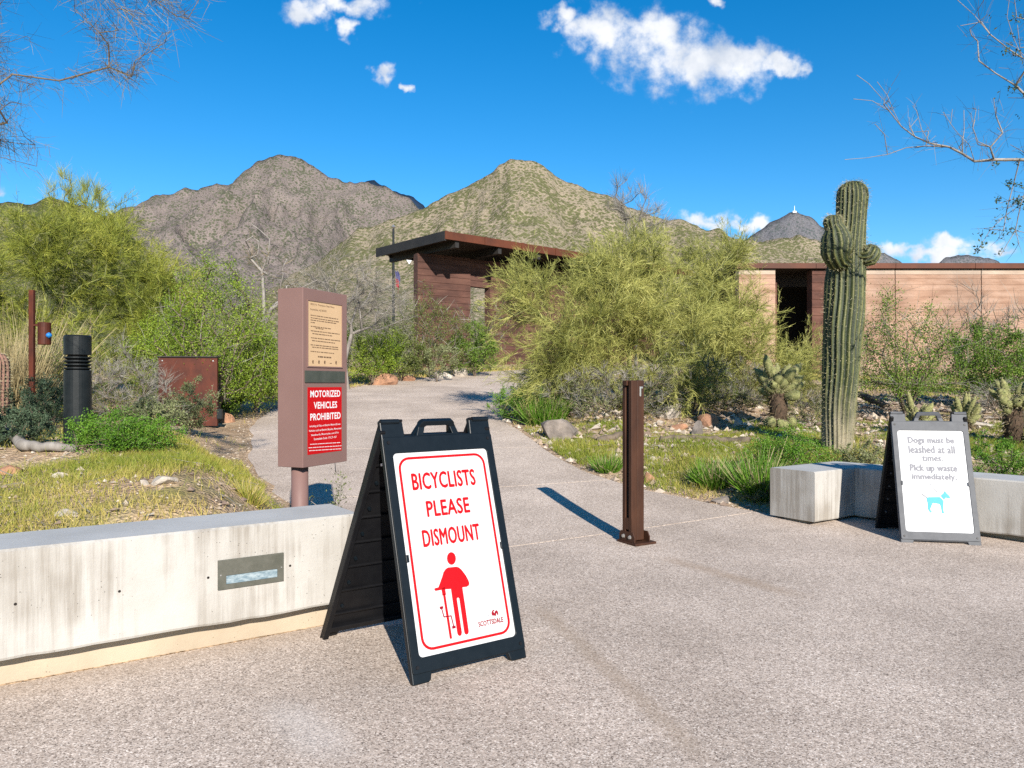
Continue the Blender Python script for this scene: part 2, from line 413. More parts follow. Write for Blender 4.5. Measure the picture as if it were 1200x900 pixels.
def concrete(name, base, light, stain, streak=True):
    m, ns, ls, bs = nodes_of(name); bs.inputs['Roughness'].default_value = .85
    p = pos_vec(ns, ls)
    a = N_(ns, 'ShaderNodeTexNoise', Scale=2.2, Detail=7, Roughness=.65); ls.new(p, a.inputs['Vector'])
    r = ramp(ns, [(.35, base), (.62, light)]); ls.new(a.outputs['Fac'], r.inputs[0]); c = r.outputs[0]
    if streak:
        s = N_(ns, 'ShaderNodeTexNoise', Scale=1.0, Detail=5, Roughness=.7); ls.new(pos_vec(ns, ls, (22, 22, .9)), s.inputs['Vector'])
        s2 = N_(ns, 'ShaderNodeTexNoise', Scale=1.0, Detail=3); ls.new(pos_vec(ns, ls, (2.0, 2.0, 2.4)), s2.inputs['Vector'])
        mu = N_(ns, 'ShaderNodeMath', operation='MULTIPLY'); ls.new(s.outputs['Fac'], mu.inputs[0]); ls.new(s2.outputs['Fac'], mu.inputs[1])
        sr = ramp(ns, [(.21, (0, 0, 0)), (.36, (.85, .85, .85))]); ls.new(mu.outputs[0], sr.inputs[0])
        c = mixc(ns, ls, sr.outputs[0], c, stain)
    pit = N_(ns, 'ShaderNodeTexVoronoi', Scale=38); ls.new(p, pit.inputs['Vector'])
    pr = ramp(ns, [(.05, (1, 1, 1)), (.11, (0, 0, 0))]); ls.new(pit.outputs['Distance'], pr.inputs[0])
    pn = N_(ns, 'ShaderNodeTexNoise', Scale=5, Detail=2); ls.new(p, pn.inputs['Vector'])
    pm = ramp(ns, [(.50, (0, 0, 0)), (.56, (1, 1, 1))]); ls.new(pn.outputs['Fac'], pm.inputs[0])
    pf = N_(ns, 'ShaderNodeMath', operation='MULTIPLY'); ls.new(pr.outputs[0], pf.inputs[0]); ls.new(pm.outputs[0], pf.inputs[1])
    c = mixc(ns, ls, pf.outputs[0], c, tuple(k * .45 for k in stain))
    ls.new(c, bs.inputs['Base Color'])
    f = N_(ns, 'ShaderNodeTexNoise', Scale=55, Detail=6, Roughness=.7); ls.new(p, f.inputs['Vector'])
    b = N_(ns, 'ShaderNodeBump', Strength=.35, Distance=.006); ls.new(f.outputs['Fac'], b.inputs['Height'])
    b2 = N_(ns, 'ShaderNodeBump', Strength=.6, Distance=.004, invert=True); ls.new(pf.outputs[0], b2.inputs['Height']); ls.new(b.outputs[0], b2.inputs['Normal'])
    ls.new(b2.outputs[0], bs.inputs['Normal']); return m


M['concrete'] = concrete('pale_streaked_concrete', (.315, .295, .265), (.375, .355, .325), (.205, .18, .15))
M['concrete_top'] = concrete('smooth_grey_concrete', (.34, .335, .32), (.40, .395, .38), (.28, .27, .25), False)
M['footing'] = concrete('cream_concrete_footing', (.325, .262, .188), (.39, .32, .235), (.25, .19, .13), False)


def paving():
    m, ns, ls, bs = nodes_of('exposed_aggregate'); bs.inputs['Roughness'].default_value = .85; bs.inputs['Specular IOR Level'].default_value = .25
    p = pos_vec(ns, ls)
    v = N_(ns, 'ShaderNodeTexVoronoi', Scale=170); ls.new(p, v.inputs['Vector'])
    sp = ns.new('ShaderNodeSeparateColor'); ls.new(v.outputs['Color'], sp.inputs[0])
    r = ramp(ns, [(0.0, (.13, .10, .08)), (.12, (.26, .205, .165)), (.30, (.40, .325, .265)), (.62, (.475, .39, .32)), (.88, (.58, .485, .41)), (1.0, (.76, .67, .58))])
    ls.new(sp.outputs[0], r.inputs[0])
    v2 = N_(ns, 'ShaderNodeTexVoronoi', Scale=70); ls.new(p, v2.inputs['Vector'])
    sp2 = ns.new('ShaderNodeSeparateColor'); ls.new(v2.outputs['Color'], sp2.inputs[0])
    r2 = ramp(ns, [(0, (.86, .86, .86)), (1, (1.12, 1.12, 1.12))]); ls.new(sp2.outputs[1], r2.inputs[0])
    c = mixc(ns, ls, 1.0, r.outputs[0], r2.outputs[0], 'MULTIPLY')
    big = N_(ns, 'ShaderNodeTexNoise', Scale=.9, Detail=5, Roughness=.6); ls.new(p, big.inputs['Vector'])
    br = ramp(ns, [(.34, (.82, .80, .78)), (.66, (1.10, 1.09, 1.08))]); ls.new(big.outputs['Fac'], br.inputs[0])
    c = mixc(ns, ls, 1.0, c, br.outputs[0], 'MULTIPLY')
    # drag stains on the slabs: thin bands along fixed lines in the ground plane
    g = ns.new('ShaderNodeNewGeometry')
    wob = N_(ns, 'ShaderNodeTexNoise', Scale=3, Detail=4); ls.new(p, wob.inputs['Vector'])
    def band(a, b, width, soft):
        a = Vector((*a, 0)); b = Vector((*b, 0)); d = (b - a); L = d.length; d = d / L; nrm = Vector((-d.y, d.x, 0))
        s = N_(ns, 'ShaderNodeVectorMath', operation='SUBTRACT'); s.inputs[1].default_value = a; ls.new(g.outputs['Position'], s.inputs[0])
        dn = N_(ns, 'ShaderNodeVectorMath', operation='DOT_PRODUCT'); dn.inputs[1].default_value = nrm; ls.new(s.outputs[0], dn.inputs[0])
        dd = N_(ns, 'ShaderNodeVectorMath', operation='DOT_PRODUCT'); dd.inputs[1].default_value = d; ls.new(s.outputs[0], dd.inputs[0])
        wv = N_(ns, 'ShaderNodeMath', operation='MULTIPLY_ADD'); ls.new(wob.outputs['Fac'], wv.inputs[0]); wv.inputs[1].default_value = width * 3; wv.inputs[2].default_value = -width * 1.5
        ad = N_(ns, 'ShaderNodeMath', operation='ADD'); ls.new(dn.outputs['Value'], ad.inputs[0]); ls.new(wv.outputs[0], ad.inputs[1])
        ab = N_(ns, 'ShaderNodeMath', operation='ABSOLUTE'); ls.new(ad.outputs[0], ab.inputs[0])
        m1 = N_(ns, 'ShaderNodeMapRange', interpolation_type='SMOOTHSTEP'); m1.inputs['From Min'].default_value = width + soft; m1.inputs['From Max'].default_value = width * .3; ls.new(ab.outputs[0], m1.inputs['Value'])
        c1 = N_(ns, 'ShaderNodeMapRange', interpolation_type='SMOOTHSTEP'); c1.inputs['From Min'].default_value = L / 2; c1.inputs['From Max'].default_value = L / 2 - .35
        sb = N_(ns, 'ShaderNodeMath', operation='SUBTRACT'); ls.new(dd.outputs['Value'], sb.inputs[0]); sb.inputs[1].default_value = L / 2
        ab2 = N_(ns, 'ShaderNodeMath', operation='ABSOLUTE'); ls.new(sb.outputs[0], ab2.inputs[0]); ls.new(ab2.outputs[0], c1.inputs['Value'])
        mm = N_(ns, 'ShaderNodeMath', operation='MULTIPLY'); ls.new(m1.outputs[0], mm.inputs[0]); ls.new(c1.outputs[0], mm.inputs[1]); return mm.outputs[0]
    def dull(f, k):
        mm = N_(ns, 'ShaderNodeMath', operation='MULTIPLY'); ls.new(f, mm.inputs[0]); mm.inputs[1].default_value = k; return mm.outputs[0]
    c = mixc(ns, ls, dull(band((1.14, 6.2), (1.95, 4.9), .03, .10), .45), c, (.30, .21, .14))
    c = mixc(ns, ls, dull(band((.14, 4.9), (.75, 2.7), .02, .07), .40), c, (.30, .22, .15))
    c = mixc(ns, ls, dull(band((-1.12, 3.45), (-.55, 2.75), .04, .14), .26), c, (.62, .58, .54))
    c = mixc(ns, ls, dull(band((-8.0, -.44), (-.9, 4.44), .03, .22), .30), c, (.50, .38, .27))
    ls.new(c, bs.inputs['Base Color'])
    b = N_(ns, 'ShaderNodeBump', Strength=.30, Distance=.003); ls.new(v.outputs['Distance'], b.inputs['Height']); b.invert = True
    b2 = N_(ns, 'ShaderNodeBump', Strength=.25, Distance=.03); ls.new(big.outputs['Fac'], b2.inputs['Height']); ls.new(b.outputs[0], b2.inputs['Normal'])
    ls.new(b2.outputs[0], bs.inputs['Normal']); return m


def soil():
    m, ns, ls, bs = nodes_of('sandy_soil'); bs.inputs['Roughness'].default_value = .95; bs.inputs['Specular IOR Level'].default_value = .1
    p = pos_vec(ns, ls)
    a = N_(ns, 'ShaderNodeTexNoise', Scale=1.3, Detail=8, Roughness=.65); ls.new(p, a.inputs['Vector'])
    r = ramp(ns, [(.32, (.27, .185, .115)), (.5, (.40, .29, .19)), (.68, (.50, .385, .27))]); ls.new(a.outputs['Fac'], r.inputs[0])
    v = N_(ns, 'ShaderNodeTexVoronoi', Scale=42); ls.new(p, v.inputs['Vector']); sp = ns.new('ShaderNodeSeparateColor'); ls.new(v.outputs['Color'], sp.inputs[0])
    vr = ramp(ns, [(0, (.62, .60, .58)), (.5, (.95, .94, .93)), (1, (1.3, 1.27, 1.22))]); ls.new(sp.outputs[0], vr.inputs[0])
    c = mixc(ns, ls, .8, r.outputs[0], vr.outputs[0], 'MULTIPLY')
    mo = N_(ns, 'ShaderNodeTexNoise', Scale=.8, Detail=6, Roughness=.6); ls.new(p, mo.inputs['Vector'])
    mrr = ramp(ns, [(.47, (0, 0, 0)), (.62, (1, 1, 1))]); ls.new(mo.outputs['Fac'], mrr.inputs[0])
    at = N_(ns, 'ShaderNodeAttribute', attribute_name='tint')
    mm = N_(ns, 'ShaderNodeMath', operation='MULTIPLY'); ls.new(mrr.outputs[0], mm.inputs[0]); ls.new(at.outputs['Fac'], mm.inputs[1])
    c = mixc(ns, ls, mm.outputs[0], c, (.20, .19, .05))
    ls.new(c, bs.inputs['Base Color'])
    b = N_(ns, 'ShaderNodeBump', Strength=.8, Distance=.02); ls.new(v.outputs['Distance'], b.inputs['Height'])
    a3 = N_(ns, 'ShaderNodeTexNoise', Scale=12, Detail=6); ls.new(p, a3.inputs['Vector'])
    b2 = N_(ns, 'ShaderNodeBump', Strength=.8, Distance=.05); ls.new(a3.outputs['Fac'], b2.inputs['Height']); ls.new(b.outputs[0], b2.inputs['Normal'])
    ls.new(b2.outputs[0], bs.inputs['Normal']); return m


def hillside(name, rock1, rock2, veg, dot=.35, cover=.5, sv=.16):
    m, ns, ls, bs = nodes_of(name); bs.inputs['Roughness'].default_value = 1; bs.inputs['Specular IOR Level'].default_value = 0
    p = pos_vec(ns, ls)
    a = N_(ns, 'ShaderNodeTexNoise', Scale=.012, Detail=9, Roughness=.7); ls.new(p, a.inputs['Vector'])
    r = ramp(ns, [(.38, rock1), (.62, rock2)]); ls.new(a.outputs['Fac'], r.inputs[0])
    v = N_(ns, 'ShaderNodeTexVoronoi', Scale=sv); ls.new(p, v.inputs['Vector'])
    n = N_(ns, 'ShaderNodeTexNoise', Scale=.02, Detail=6, Roughness=.65); ls.new(p, n.inputs['Vector'])
    ma = N_(ns, 'ShaderNodeMath', operation='MULTIPLY_ADD'); ls.new(n.outputs['Fac'], ma.inputs[0]); ma.inputs[1].default_value = -1.2; ma.inputs[2].default_value = .6 - (cover - .5)
    ad = N_(ns, 'ShaderNodeMath', operation='ADD'); ls.new(v.outputs['Distance'], ad.inputs[0]); ls.new(ma.outputs[0], ad.inputs[1])
    vr = ramp(ns, [(dot, (1, 1, 1)), (dot + .16, (0, 0, 0))]); ls.new(ad.outputs[0], vr.inputs[0])
    fine = N_(ns, 'ShaderNodeTexNoise', Scale=sv * 2.2, Detail=4, Roughness=.7); ls.new(p, fine.inputs['Vector'])
    fr = ramp(ns, [(.33, (.60, .60, .60)), (.67, (1.35, 1.35, 1.35))]); ls.new(fine.outputs['Fac'], fr.inputs[0])
    c = mixc(ns, ls, vr.outputs[0], r.outputs[0], veg); c = mixc(ns, ls, 1.0, c, fr.outputs[0], 'MULTIPLY')
    ls.new(c, bs.inputs['Base Color'])
    b = N_(ns, 'ShaderNodeBump', Strength=.9, Distance=3.0); ls.new(fine.outputs['Fac'], b.inputs['Height']); ls.new(b.outputs[0], bs.inputs['Normal'])
    return m


M['paving'] = paving(); M['soil'] = soil()
M['mtn_left'] = hillside('brown_mountain', (.190, .158, .142), (.145, .122, .112), (.085, .088, .060), .36, .48)
M['mtn_mid'] = hillside('olive_mountain', (.30, .245, .175), (.235, .20, .14), (.125, .125, .060), .38, .55, .22)
M['mtn_far'] = hillside('cloud_shaded_far_mountain', (.018, .032, .062), (.024, .040, .072), (.014, .028, .045))  # cloud shadow over the ridge put into its dark bluish base colour
M['mtn_grey'] = hillside('grey_far_peak', (.105, .105, .115), (.125, .12, .125), (.07, .08, .08), .34, .45, .09)
M['mtn_green'] = hillside('dark_green_hill', (.13, .125, .065), (.15, .14, .075), (.07, .08, .032), .40, .6, .22)

# ------------------------------------------------------------------ ground sheet
def axis(lo, hi, step, far_lo, far_hi):
    c = list(np.arange(lo, hi + step / 2, step)); s = step
    while c[-1] < far_hi: s *= 1.22; c.append(c[-1] + s)
    s = step; neg = []
    x = lo
    while x > far_lo: s *= 1.22; x -= s; neg.append(x)
    return np.array(neg[::-1] + c)


gx = axis(-13, 13, .13, -6000, 6000); gy = axis(-4, 32, .13, -2500, 7000)
GX, GY = np.meshgrid(gx, gy); GZ = np.zeros_like(GX)
GZ[:] = ground(GX, GY)
SD = path_sd(GX, GY)
GZ -= np.where(SD < -0.05, 0.004, 0)
nx, ny = len(gx), len(gy)
idx = np.arange(nx * ny).reshape(ny, nx)
gf = np.stack([idx[:-1, :-1], idx[:-1, 1:], idx[1:, 1:], idx[1:, :-1]], -1).reshape(-1, 4)
gtint = sstep(0.15, 1.2, SD) * sstep(60, 25, GY)
# the sandy side trail behind the sign box stays bare
trail = np.exp(-(((GX + 5.6) / 1.6) ** 2 + ((GY - 13.0) / 3.2) ** 2)) + np.exp(-(((GX + 3.9) / .7) ** 2 + ((GY - 10.5) / 1.2) ** 2))
gtint = gtint * np.clip(1 - 1.4 * trail, 0, 1)
tag(npmesh('ground', np.stack([GX, GY, GZ], -1).reshape(-1, 3), gf, M['soil'], tint=gtint.ravel(), smooth=True), kind='structure')

# ------------------------------------------------------------------ paved path cut into slabs
path = bpy.data.objects.new('path', None); COL.objects.link(path); tag(path, kind='structure')
bm = bmesh.new()
f0 = bm.faces.new([bm.verts.new((x, y, 0)) for x, y in PATH])
bmesh.ops.triangulate(bm, faces=[f0])
def cut(co, no):
    bmesh.ops.bisect_plane(bm, geom=bm.verts[:] + bm.edges[:] + bm.faces[:], plane_co=co, plane_no=no, dist=1e-5)
for k in range(-18, 22): cut((k * .65, 0, 0), (1, 0, 0))
for k in range(-5, 60): cut((0, k * .65, 0), (0, 1, 0))
JN = Vector((-.50, .866, 0))
JOINTS = [(0.02, 6.5), (0.3, 9.35), (0.2, 12.1), (-1.5, 15.6), (-1.8, 19.2), (-1.8, 23.4), (0, 27.6)]
jn = [JN, Vector((-.30, .95, 0)).normalized(), Vector((-.05, 1, 0)).normalized(), Vector((.05, 1, 0)).normalized(), Vector((.05, 1, 0)).normalized(), Vector((-.1, 1, 0)).normalized(), Vector((-.6, .8, 0))]
HALF = .007
for (c, n) in zip(JOINTS, jn):
    for s in (-HALF, HALF): cut(Vector((*c, 0)) + n * s, n)
groups = {}
for f in bm.faces:
    c = f.calc_center_median(); k = 0; gap = False
    for (jc, n) in zip(JOINTS, jn):
        s = (c - Vector((*jc, 0))).dot(n)
        if abs(s) < HALF: gap = True
        if s > 0: k += 1
    if not gap: groups.setdefault(k, []).append(f)
allv = np.array([v.co for v in bm.verts]); bm.verts.index_update()
vz = base_h(allv[:, 1]) + .012
for k in sorted(groups):
    fs = groups[k]; used = sorted({v.index for f in fs for v in f.verts}); re = {u: i for i, u in enumerate(used)}
    vs = [(allv[u][0], allv[u][1], vz[u]) for u in used]; fcs = [tuple(re[v.index] for v in f.verts) for f in fs]
    eset = {}
    for f in fcs:
        for a, b in zip(f, f[1:] + f[:1]): eset[(min(a, b), max(a, b))] = eset.get((min(a, b), max(a, b)), []) + [(a, b)]
    nb = len(vs); low = {}
    for e, l in list(eset.items()):
        if len(l) == 1:
            a, b = l[0]
            for q in (a, b):
                if q not in low: low[q] = len(vs); vs.append((vs[q][0], vs[q][1], vs[q][2] - .06))
            fcs.append((b, a, low[a], low[b]))
    MB().raw(vs, fcs).build('paving_slab', M['paving'], path)
bm.free()


# ------------------------------------------------------------------ mountains
def mountain(name, label, px, D, depth_f, depth_b, m, seed, foot=0.0, amp=.10, n=260, nf=90, gully=60.0):
    px = sorted(px); px = [(px[0][0] - 90, 446), *px, (px[-1][0] + 90, 446)]; xs = np.array([p[0] for p in px], float); ys = np.array([p[1] for p in px], float)
    X = np.linspace((xs[0] - 600) / F * D, (xs[-1] - 600) / F * D, n)
    R = EYE + (450 - np.interp(X * F / D + 600, xs, ys)) / F * D
    R = R + D * .013 * fbm(X / D * 60, X * 0 + seed, seed, 5)
    R = np.maximum(R, foot + .05)
    t = np.concatenate([np.linspace(-1, 0, 24)[:-1], np.linspace(0, 1, nf)])
    T, XX = np.meshgrid(t, X, indexing='ij'); RR = np.tile(R, (len(t), 1))
    Y = D + np.where(T < 0, -T * depth_b, -T * depth_f) + D * .05 * fbm(XX / gully * .5, XX * 0 + 3, seed + 5, 3) * (1 - np.abs(T))
    prof = np.where(T >= 0, (1 - T) ** 1.75, (1 + T) ** 1.4)
    g = np.abs(fbm(XX / gully + 1.7 * fbm(T * 5, XX / gully * .7, seed + 2, 3), T * 1.2, seed + 11, 4)) * 2
    fine = fbm(XX / gully * 4, Y / gully * 4, seed + 17, 4)
    env = np.clip(np.abs(T) * 6, 0, 1) * prof
    Z = foot + (RR - foot) * prof * (1 + 0) - (RR - foot) * env * (.55 * g * amp * 4 - .1 * amp) + (RR - foot) * fine * amp * .7 * np.clip(np.abs(T) * 8, .12, 1) * (1 - np.abs(T))
    edge = np.minimum(XX - X[0], X[-1] - XX) / (X[-1] - X[0]); V = np.stack([XX, Y, Z - 2 * (np.abs(T) > .985) - 3 * (edge < .012)], -1).reshape(-1, 3)
    k = np.arange(len(t) * n).reshape(len(t), n)
    fc = np.stack([k[:-1, :-1], k[:-1, 1:], k[1:, 1:], k[1:, :-1]], -1).reshape(-1, 4)
    o = npmesh(name, V, fc, m, smooth=True); return tag(o, kind='structure')


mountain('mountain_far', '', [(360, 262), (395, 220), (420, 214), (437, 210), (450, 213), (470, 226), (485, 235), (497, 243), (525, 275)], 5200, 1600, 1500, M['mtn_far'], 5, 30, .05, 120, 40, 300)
mountain('mountain_brown', '', [(20, 330), (60, 280), (100, 262), (130, 250), (148, 240), (175, 230), (215, 222), (245, 217), (272, 212), (300, 196), (318, 184), (328, 182), (338, 185), (350, 183), (362, 190), (380, 204), (398, 211), (412, 214), (432, 213), (455, 218), (475, 230), (490, 244), (530, 275), (600, 310), (680, 345)], 1900, 1150, 900, M['mtn_left'], 11, 12, .20, 300, 110, 105)
mountain('mountain_olive', '', [(250, 395), (330, 330), (390, 296), (420, 268), (470, 251), (500, 240), (540, 222), (575, 205), (597, 193), (612, 188), (622, 189), (634, 195), (650, 206), (680, 223), (720, 236), (760, 252), (800, 262), (840, 272), (900, 288), (960, 305), (1040, 345)], 950, 560, 500, M['mtn_mid'], 23, 11, .10, 300, 110, 60)
mountain('hill_green', '', [(-420, 290), (-200, 250), (-80, 242), (0, 238), (40, 236), (60, 233), (95, 240), (120, 250), (145, 268), (200, 320)], 1100, 500, 400, M['mtn_green'], 31, 10, .06, 120, 50, 70)
mountain('mountain_grey', '', [(820, 325), (880, 276), (905, 262), (925, 250), (932, 247), (945, 252), (965, 265), (1000, 285), (1040, 298), (1090, 325)], 3000, 900, 800, M['mtn_grey'], 37, 20, .05, 140, 50, 120)
mountain('hill_low', '', [(800, 330), (850, 290), (890, 283), (935, 280), (965, 289), (1000, 302), (1060, 340)], 1300, 500, 400, M['mtn_mid'], 41, 10, .06, 120, 50, 70)
mountain('hill_right', '', [(1060, 330), (1100, 305), (1120, 298), (1136, 295), (1150, 298), (1166, 304), (1220, 335)], 3200, 700, 600, M['mtn_grey'], 47, 20, .04, 90, 40, 120)

# mast on the grey peak
pk = ray(931, 249, 2990)
mast = thing('radio_mast', 'small white mast standing on top of the grey pointed peak', 'mast', pk)
MB().tube([pk, pk + Vector((0, 0, 26))], [1.6, .9], 6).build('pole', M['flag_white'], mast)
MB().box(pk + Vector((0, 0, 2)), (14, 5, 7)).build('equipment_hut', M['flag_white'], mast)

# ------------------------------------------------------------------ buildings
def zwall(mb, A, B, z0, z1, th, course=.30, groove=.022):
    """upright wall slab from A to B (plan, left to right as seen from the front) with recessed lift lines between the courses"""
    A = Vector((*A, 0)); B = Vector((*B, 0)); U = (B - A).normalized(); Nn = Vector((U.y, -U.x, 0)); L = (B - A).length
    prof = []; z = z0
    while z < z1 - .01:
        h = min(course, z1 - z)
        prof += [(0, z), (0, z + h - .05), (groove, z + h - .045), (groove, z + h - .005)]; z += h
    prof.append((0, z1))
    vs = []; n = len(prof)
    for k in (0, L):
        for (g, zz) in prof: vs.append(A + U * k - Nn * g + Vector((0, 0, zz)))
    for k in (0, L):
        for (g, zz) in prof: vs.append(A + U * k - Nn * (th - g) + Vector((0, 0, zz)))
    fs = [(i, n + i, n + i + 1, i + 1) for i in range(n - 1)] + [(2 * n + i + 1, 3 * n + i + 1, 3 * n + i, 2 * n + i) for i in range(n - 1)]
    fs += [(2 * n + i, i, i + 1, 2 * n + i + 1) for i in range(n - 1)] + [(n + i, 3 * n + i, 3 * n + i + 1, n + i + 1) for i in range(n - 1)]
    fs += [(n - 1, 2 * n - 1, 4 * n - 1, 3 * n - 1)]
    return mb.raw(vs, fs)


# pavilion, turned about 45 degrees, its near roof corner pointing at the camera
RC = Vector((-2.64, 30, 0)); RT = 7.37
e1 = Vector((.76, .65, 0)).normalized(); e2 = Vector((-.65, .76, 0)).normalized()
pav = thing('pavilion', 'dark rusty pavilion with a broad flat overhanging roof behind the shrubs', 'pavilion', (RC + e1 * 6 + e2 * 2) + Vector((0, 0, 2.2)))
def rect(o, a0, a1, b0, b1): return [o + e1 * a0 + e2 * b0, o + e1 * a1 + e2 * b0, o + e1 * a1 + e2 * b1, o + e1 * a0 + e2 * b1]
def slab(mb, q, z0, z1): return mb.raw([(p.x, p.y, z0) for p in q] + [(p.x, p.y, z1) for p in q], [(3, 2, 1, 0), (4, 5, 6, 7)] + [(i, (i + 1) % 4, 4 + (i + 1) % 4, 4 + i) for i in range(4)])
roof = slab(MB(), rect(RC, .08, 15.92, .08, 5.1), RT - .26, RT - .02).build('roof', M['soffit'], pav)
slab(MB(), rect(RC, 0, .08, 0, 5.2), RT - .36, RT + .02).build('fascia', M['roof_dark'], roof)  # left fascia: its shade is put in as a darker colour than the sunlit side
for i in range(8):
    slab(MB(), rect(RC, .083 + i * 1.99, .083 + i * 1.99 + 1.975, 0, .078), RT - .29, RT + .02).build('fascia', M['roof_edge'], roof)
    slab(MB(), rect(RC, i * 1.99 + .02, i * 1.99 + .14, -.03, -.002), RT - .30, RT + .03).build('fascia_cover_plate', M['roof_edge'], roof)
for i in range(7): slab(MB(), rect(RC, .6 + i * 2.2, .78 + i * 2.2, .1, 5.05), RT - .55, RT - .262).build('roof_beam', M['roof_dark'], roof)
slab(MB(), rect(RC, .5, 15.6, 4.86, 4.94), RT - .36, RT + .02).build('fascia', M['roof_dark'], roof)
w0 = RC + e2 * 1.55 + e1 * 1.0
def P2(a, b): q = RC + e1 * a + e2 * b; return (q.x, q.y)
zwall(MB(), P2(.15, 2.1), P2(2.62, 1.75), 1.6, RT - .56, .40, .27).build('wall', M['earth_dark_shaded'], pav)
zwall(MB(), P2(3.75, 1.8), P2(10.8, 1.8), 1.6, RT - .56, .40, .27).build('wall', M['earth_dark_shaded'], pav)
zwall(MB(), P2(2.63, 1.85), P2(3.74, 1.85), RT - 1.75, RT - .57, .30, .27).build('lintel', M['earth_dark_shaded'], pav)
zwall(MB(), P2(11.6, 1.8), P2(15.5, 1.8), 1.6, RT - .56, .55, .27).build('wall', M['earth_dark_shaded'], pav)
zwall(MB(), P2(6.0, 4.6), P2(15.5, 4.6), 1.6, RT - .56, .4, .27).build('wall', M['earth_dark_shaded'], pav)

# long low building of rammed earth on the right
BY = 28.0
bld = thing('rammed_earth_building', 'long low pink rammed earth building with rusty roof edge behind the cactus', 'building', (14, BY + 2, 1.9))
def bx_at(px): return (px - 600) / F * BY
BT = EYE + (450 - 308) / F * BY
panels = [(866, 909), (970, 1049), (1049.6, 1150), (1150.6, 1262), (1262.6, 1400)]
for (a, b) in panels:
    w = zwall(MB(), (bx_at(a), BY), (bx_at(b) - .012, BY), 1.2, BT - .42, .5, .225, .012).build('rammed_earth_panel', M['earth'], bld)
    zwall(MB(), (bx_at(a), BY + .012), (bx_at(b) - .012, BY + .012), BT - .419, BT - .245, .46, 1.0, .0).build('pale_cap_band', M['earth_cap'], w)
zwall(MB(), (bx_at(952), BY + .02), (bx_at(969.4), BY + .02), 1.2, BT - .25, .5, .30).build('pier', M['earth_dark_shaded'], bld)
MB().box(((bx_at(866) + bx_at(952)) / 2 + .5, BY + 3.0, 3.2), (4.2, .2, 4.2)).build('recess_wall', M['recess_dark'], bld)
MB().box((bx_at(909) + .2, BY + 1.8, 3.3), (.18, 2.2, 4.0)).build('recess_wall', M['earth_dark_shaded'], bld)
bx0, bx1 = bx_at(862), bx_at(1420)
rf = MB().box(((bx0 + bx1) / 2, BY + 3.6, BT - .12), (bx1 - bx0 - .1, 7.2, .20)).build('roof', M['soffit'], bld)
nseg = 6; L = (bx1 - bx0) / nseg
for i in range(nseg): MB().box((bx0 + (i + .5) * L, BY - .09, BT - .12), (L - .015, .05, .19)).build('fascia', M['roof_edge'], rf)
MB().box((bx_at(1400) - .3, BY + 3.8, 3.2), (.4, 6.6, 4)).build('end_wall', M['earth'], bld)

# flagpole with two limp flags beside the pavilion
fp = ray(461, 345, 45); fp.z = gz(fp.x, 45)
pole = thing('flagpole', 'thin dark flagpole carrying limp red and blue flags left of the pavilion', 'flagpole', fp)
MB().tube([fp, Vector((fp.x, fp.y, 10.5))], [.10, .06], 8).build('pole', M['bollard'], pole)
MB().lathe((fp.x, fp.y, 10.5), [(.02, 0), (.13, .1), (.02, .24)], 8).build('finial', M['bolt'], pole)
def limp_flag(z0, hh, ww, m1, m2, nm):
    n = 9; vs = []; fs = []; mid = []
    for j in range(n):
        for i in range(n):
            u, v = i / (n - 1), j / (n - 1)
            vs.append((fp.x + .1 + ww * u * (1 - .35 * v), fp.y + .16 * math.sin(u * 9 + v * 2), z0 - hh * v - .55 * hh * u * u - .1 * math.sin(u * 7)))
    q = lambda rng_: [(j * n + i, j * n + i + 1, (j + 1) * n + i + 1, (j + 1) * n + i) for j in rng_ for i in range(n - 1)]
    o = MB().raw(vs, q(range(0, 4))).build(nm, m1, pole, smooth=True); MB().raw(vs, q(range(4, 8))).build('lower_half', m2, o, smooth=True)
limp_flag(9.55, .7, 1.3, M['flag_red'], M['flag_white'], 'flag')
limp_flag(8.1, .9, .30, M['flag_blue'], M['flag_red'], 'flag')


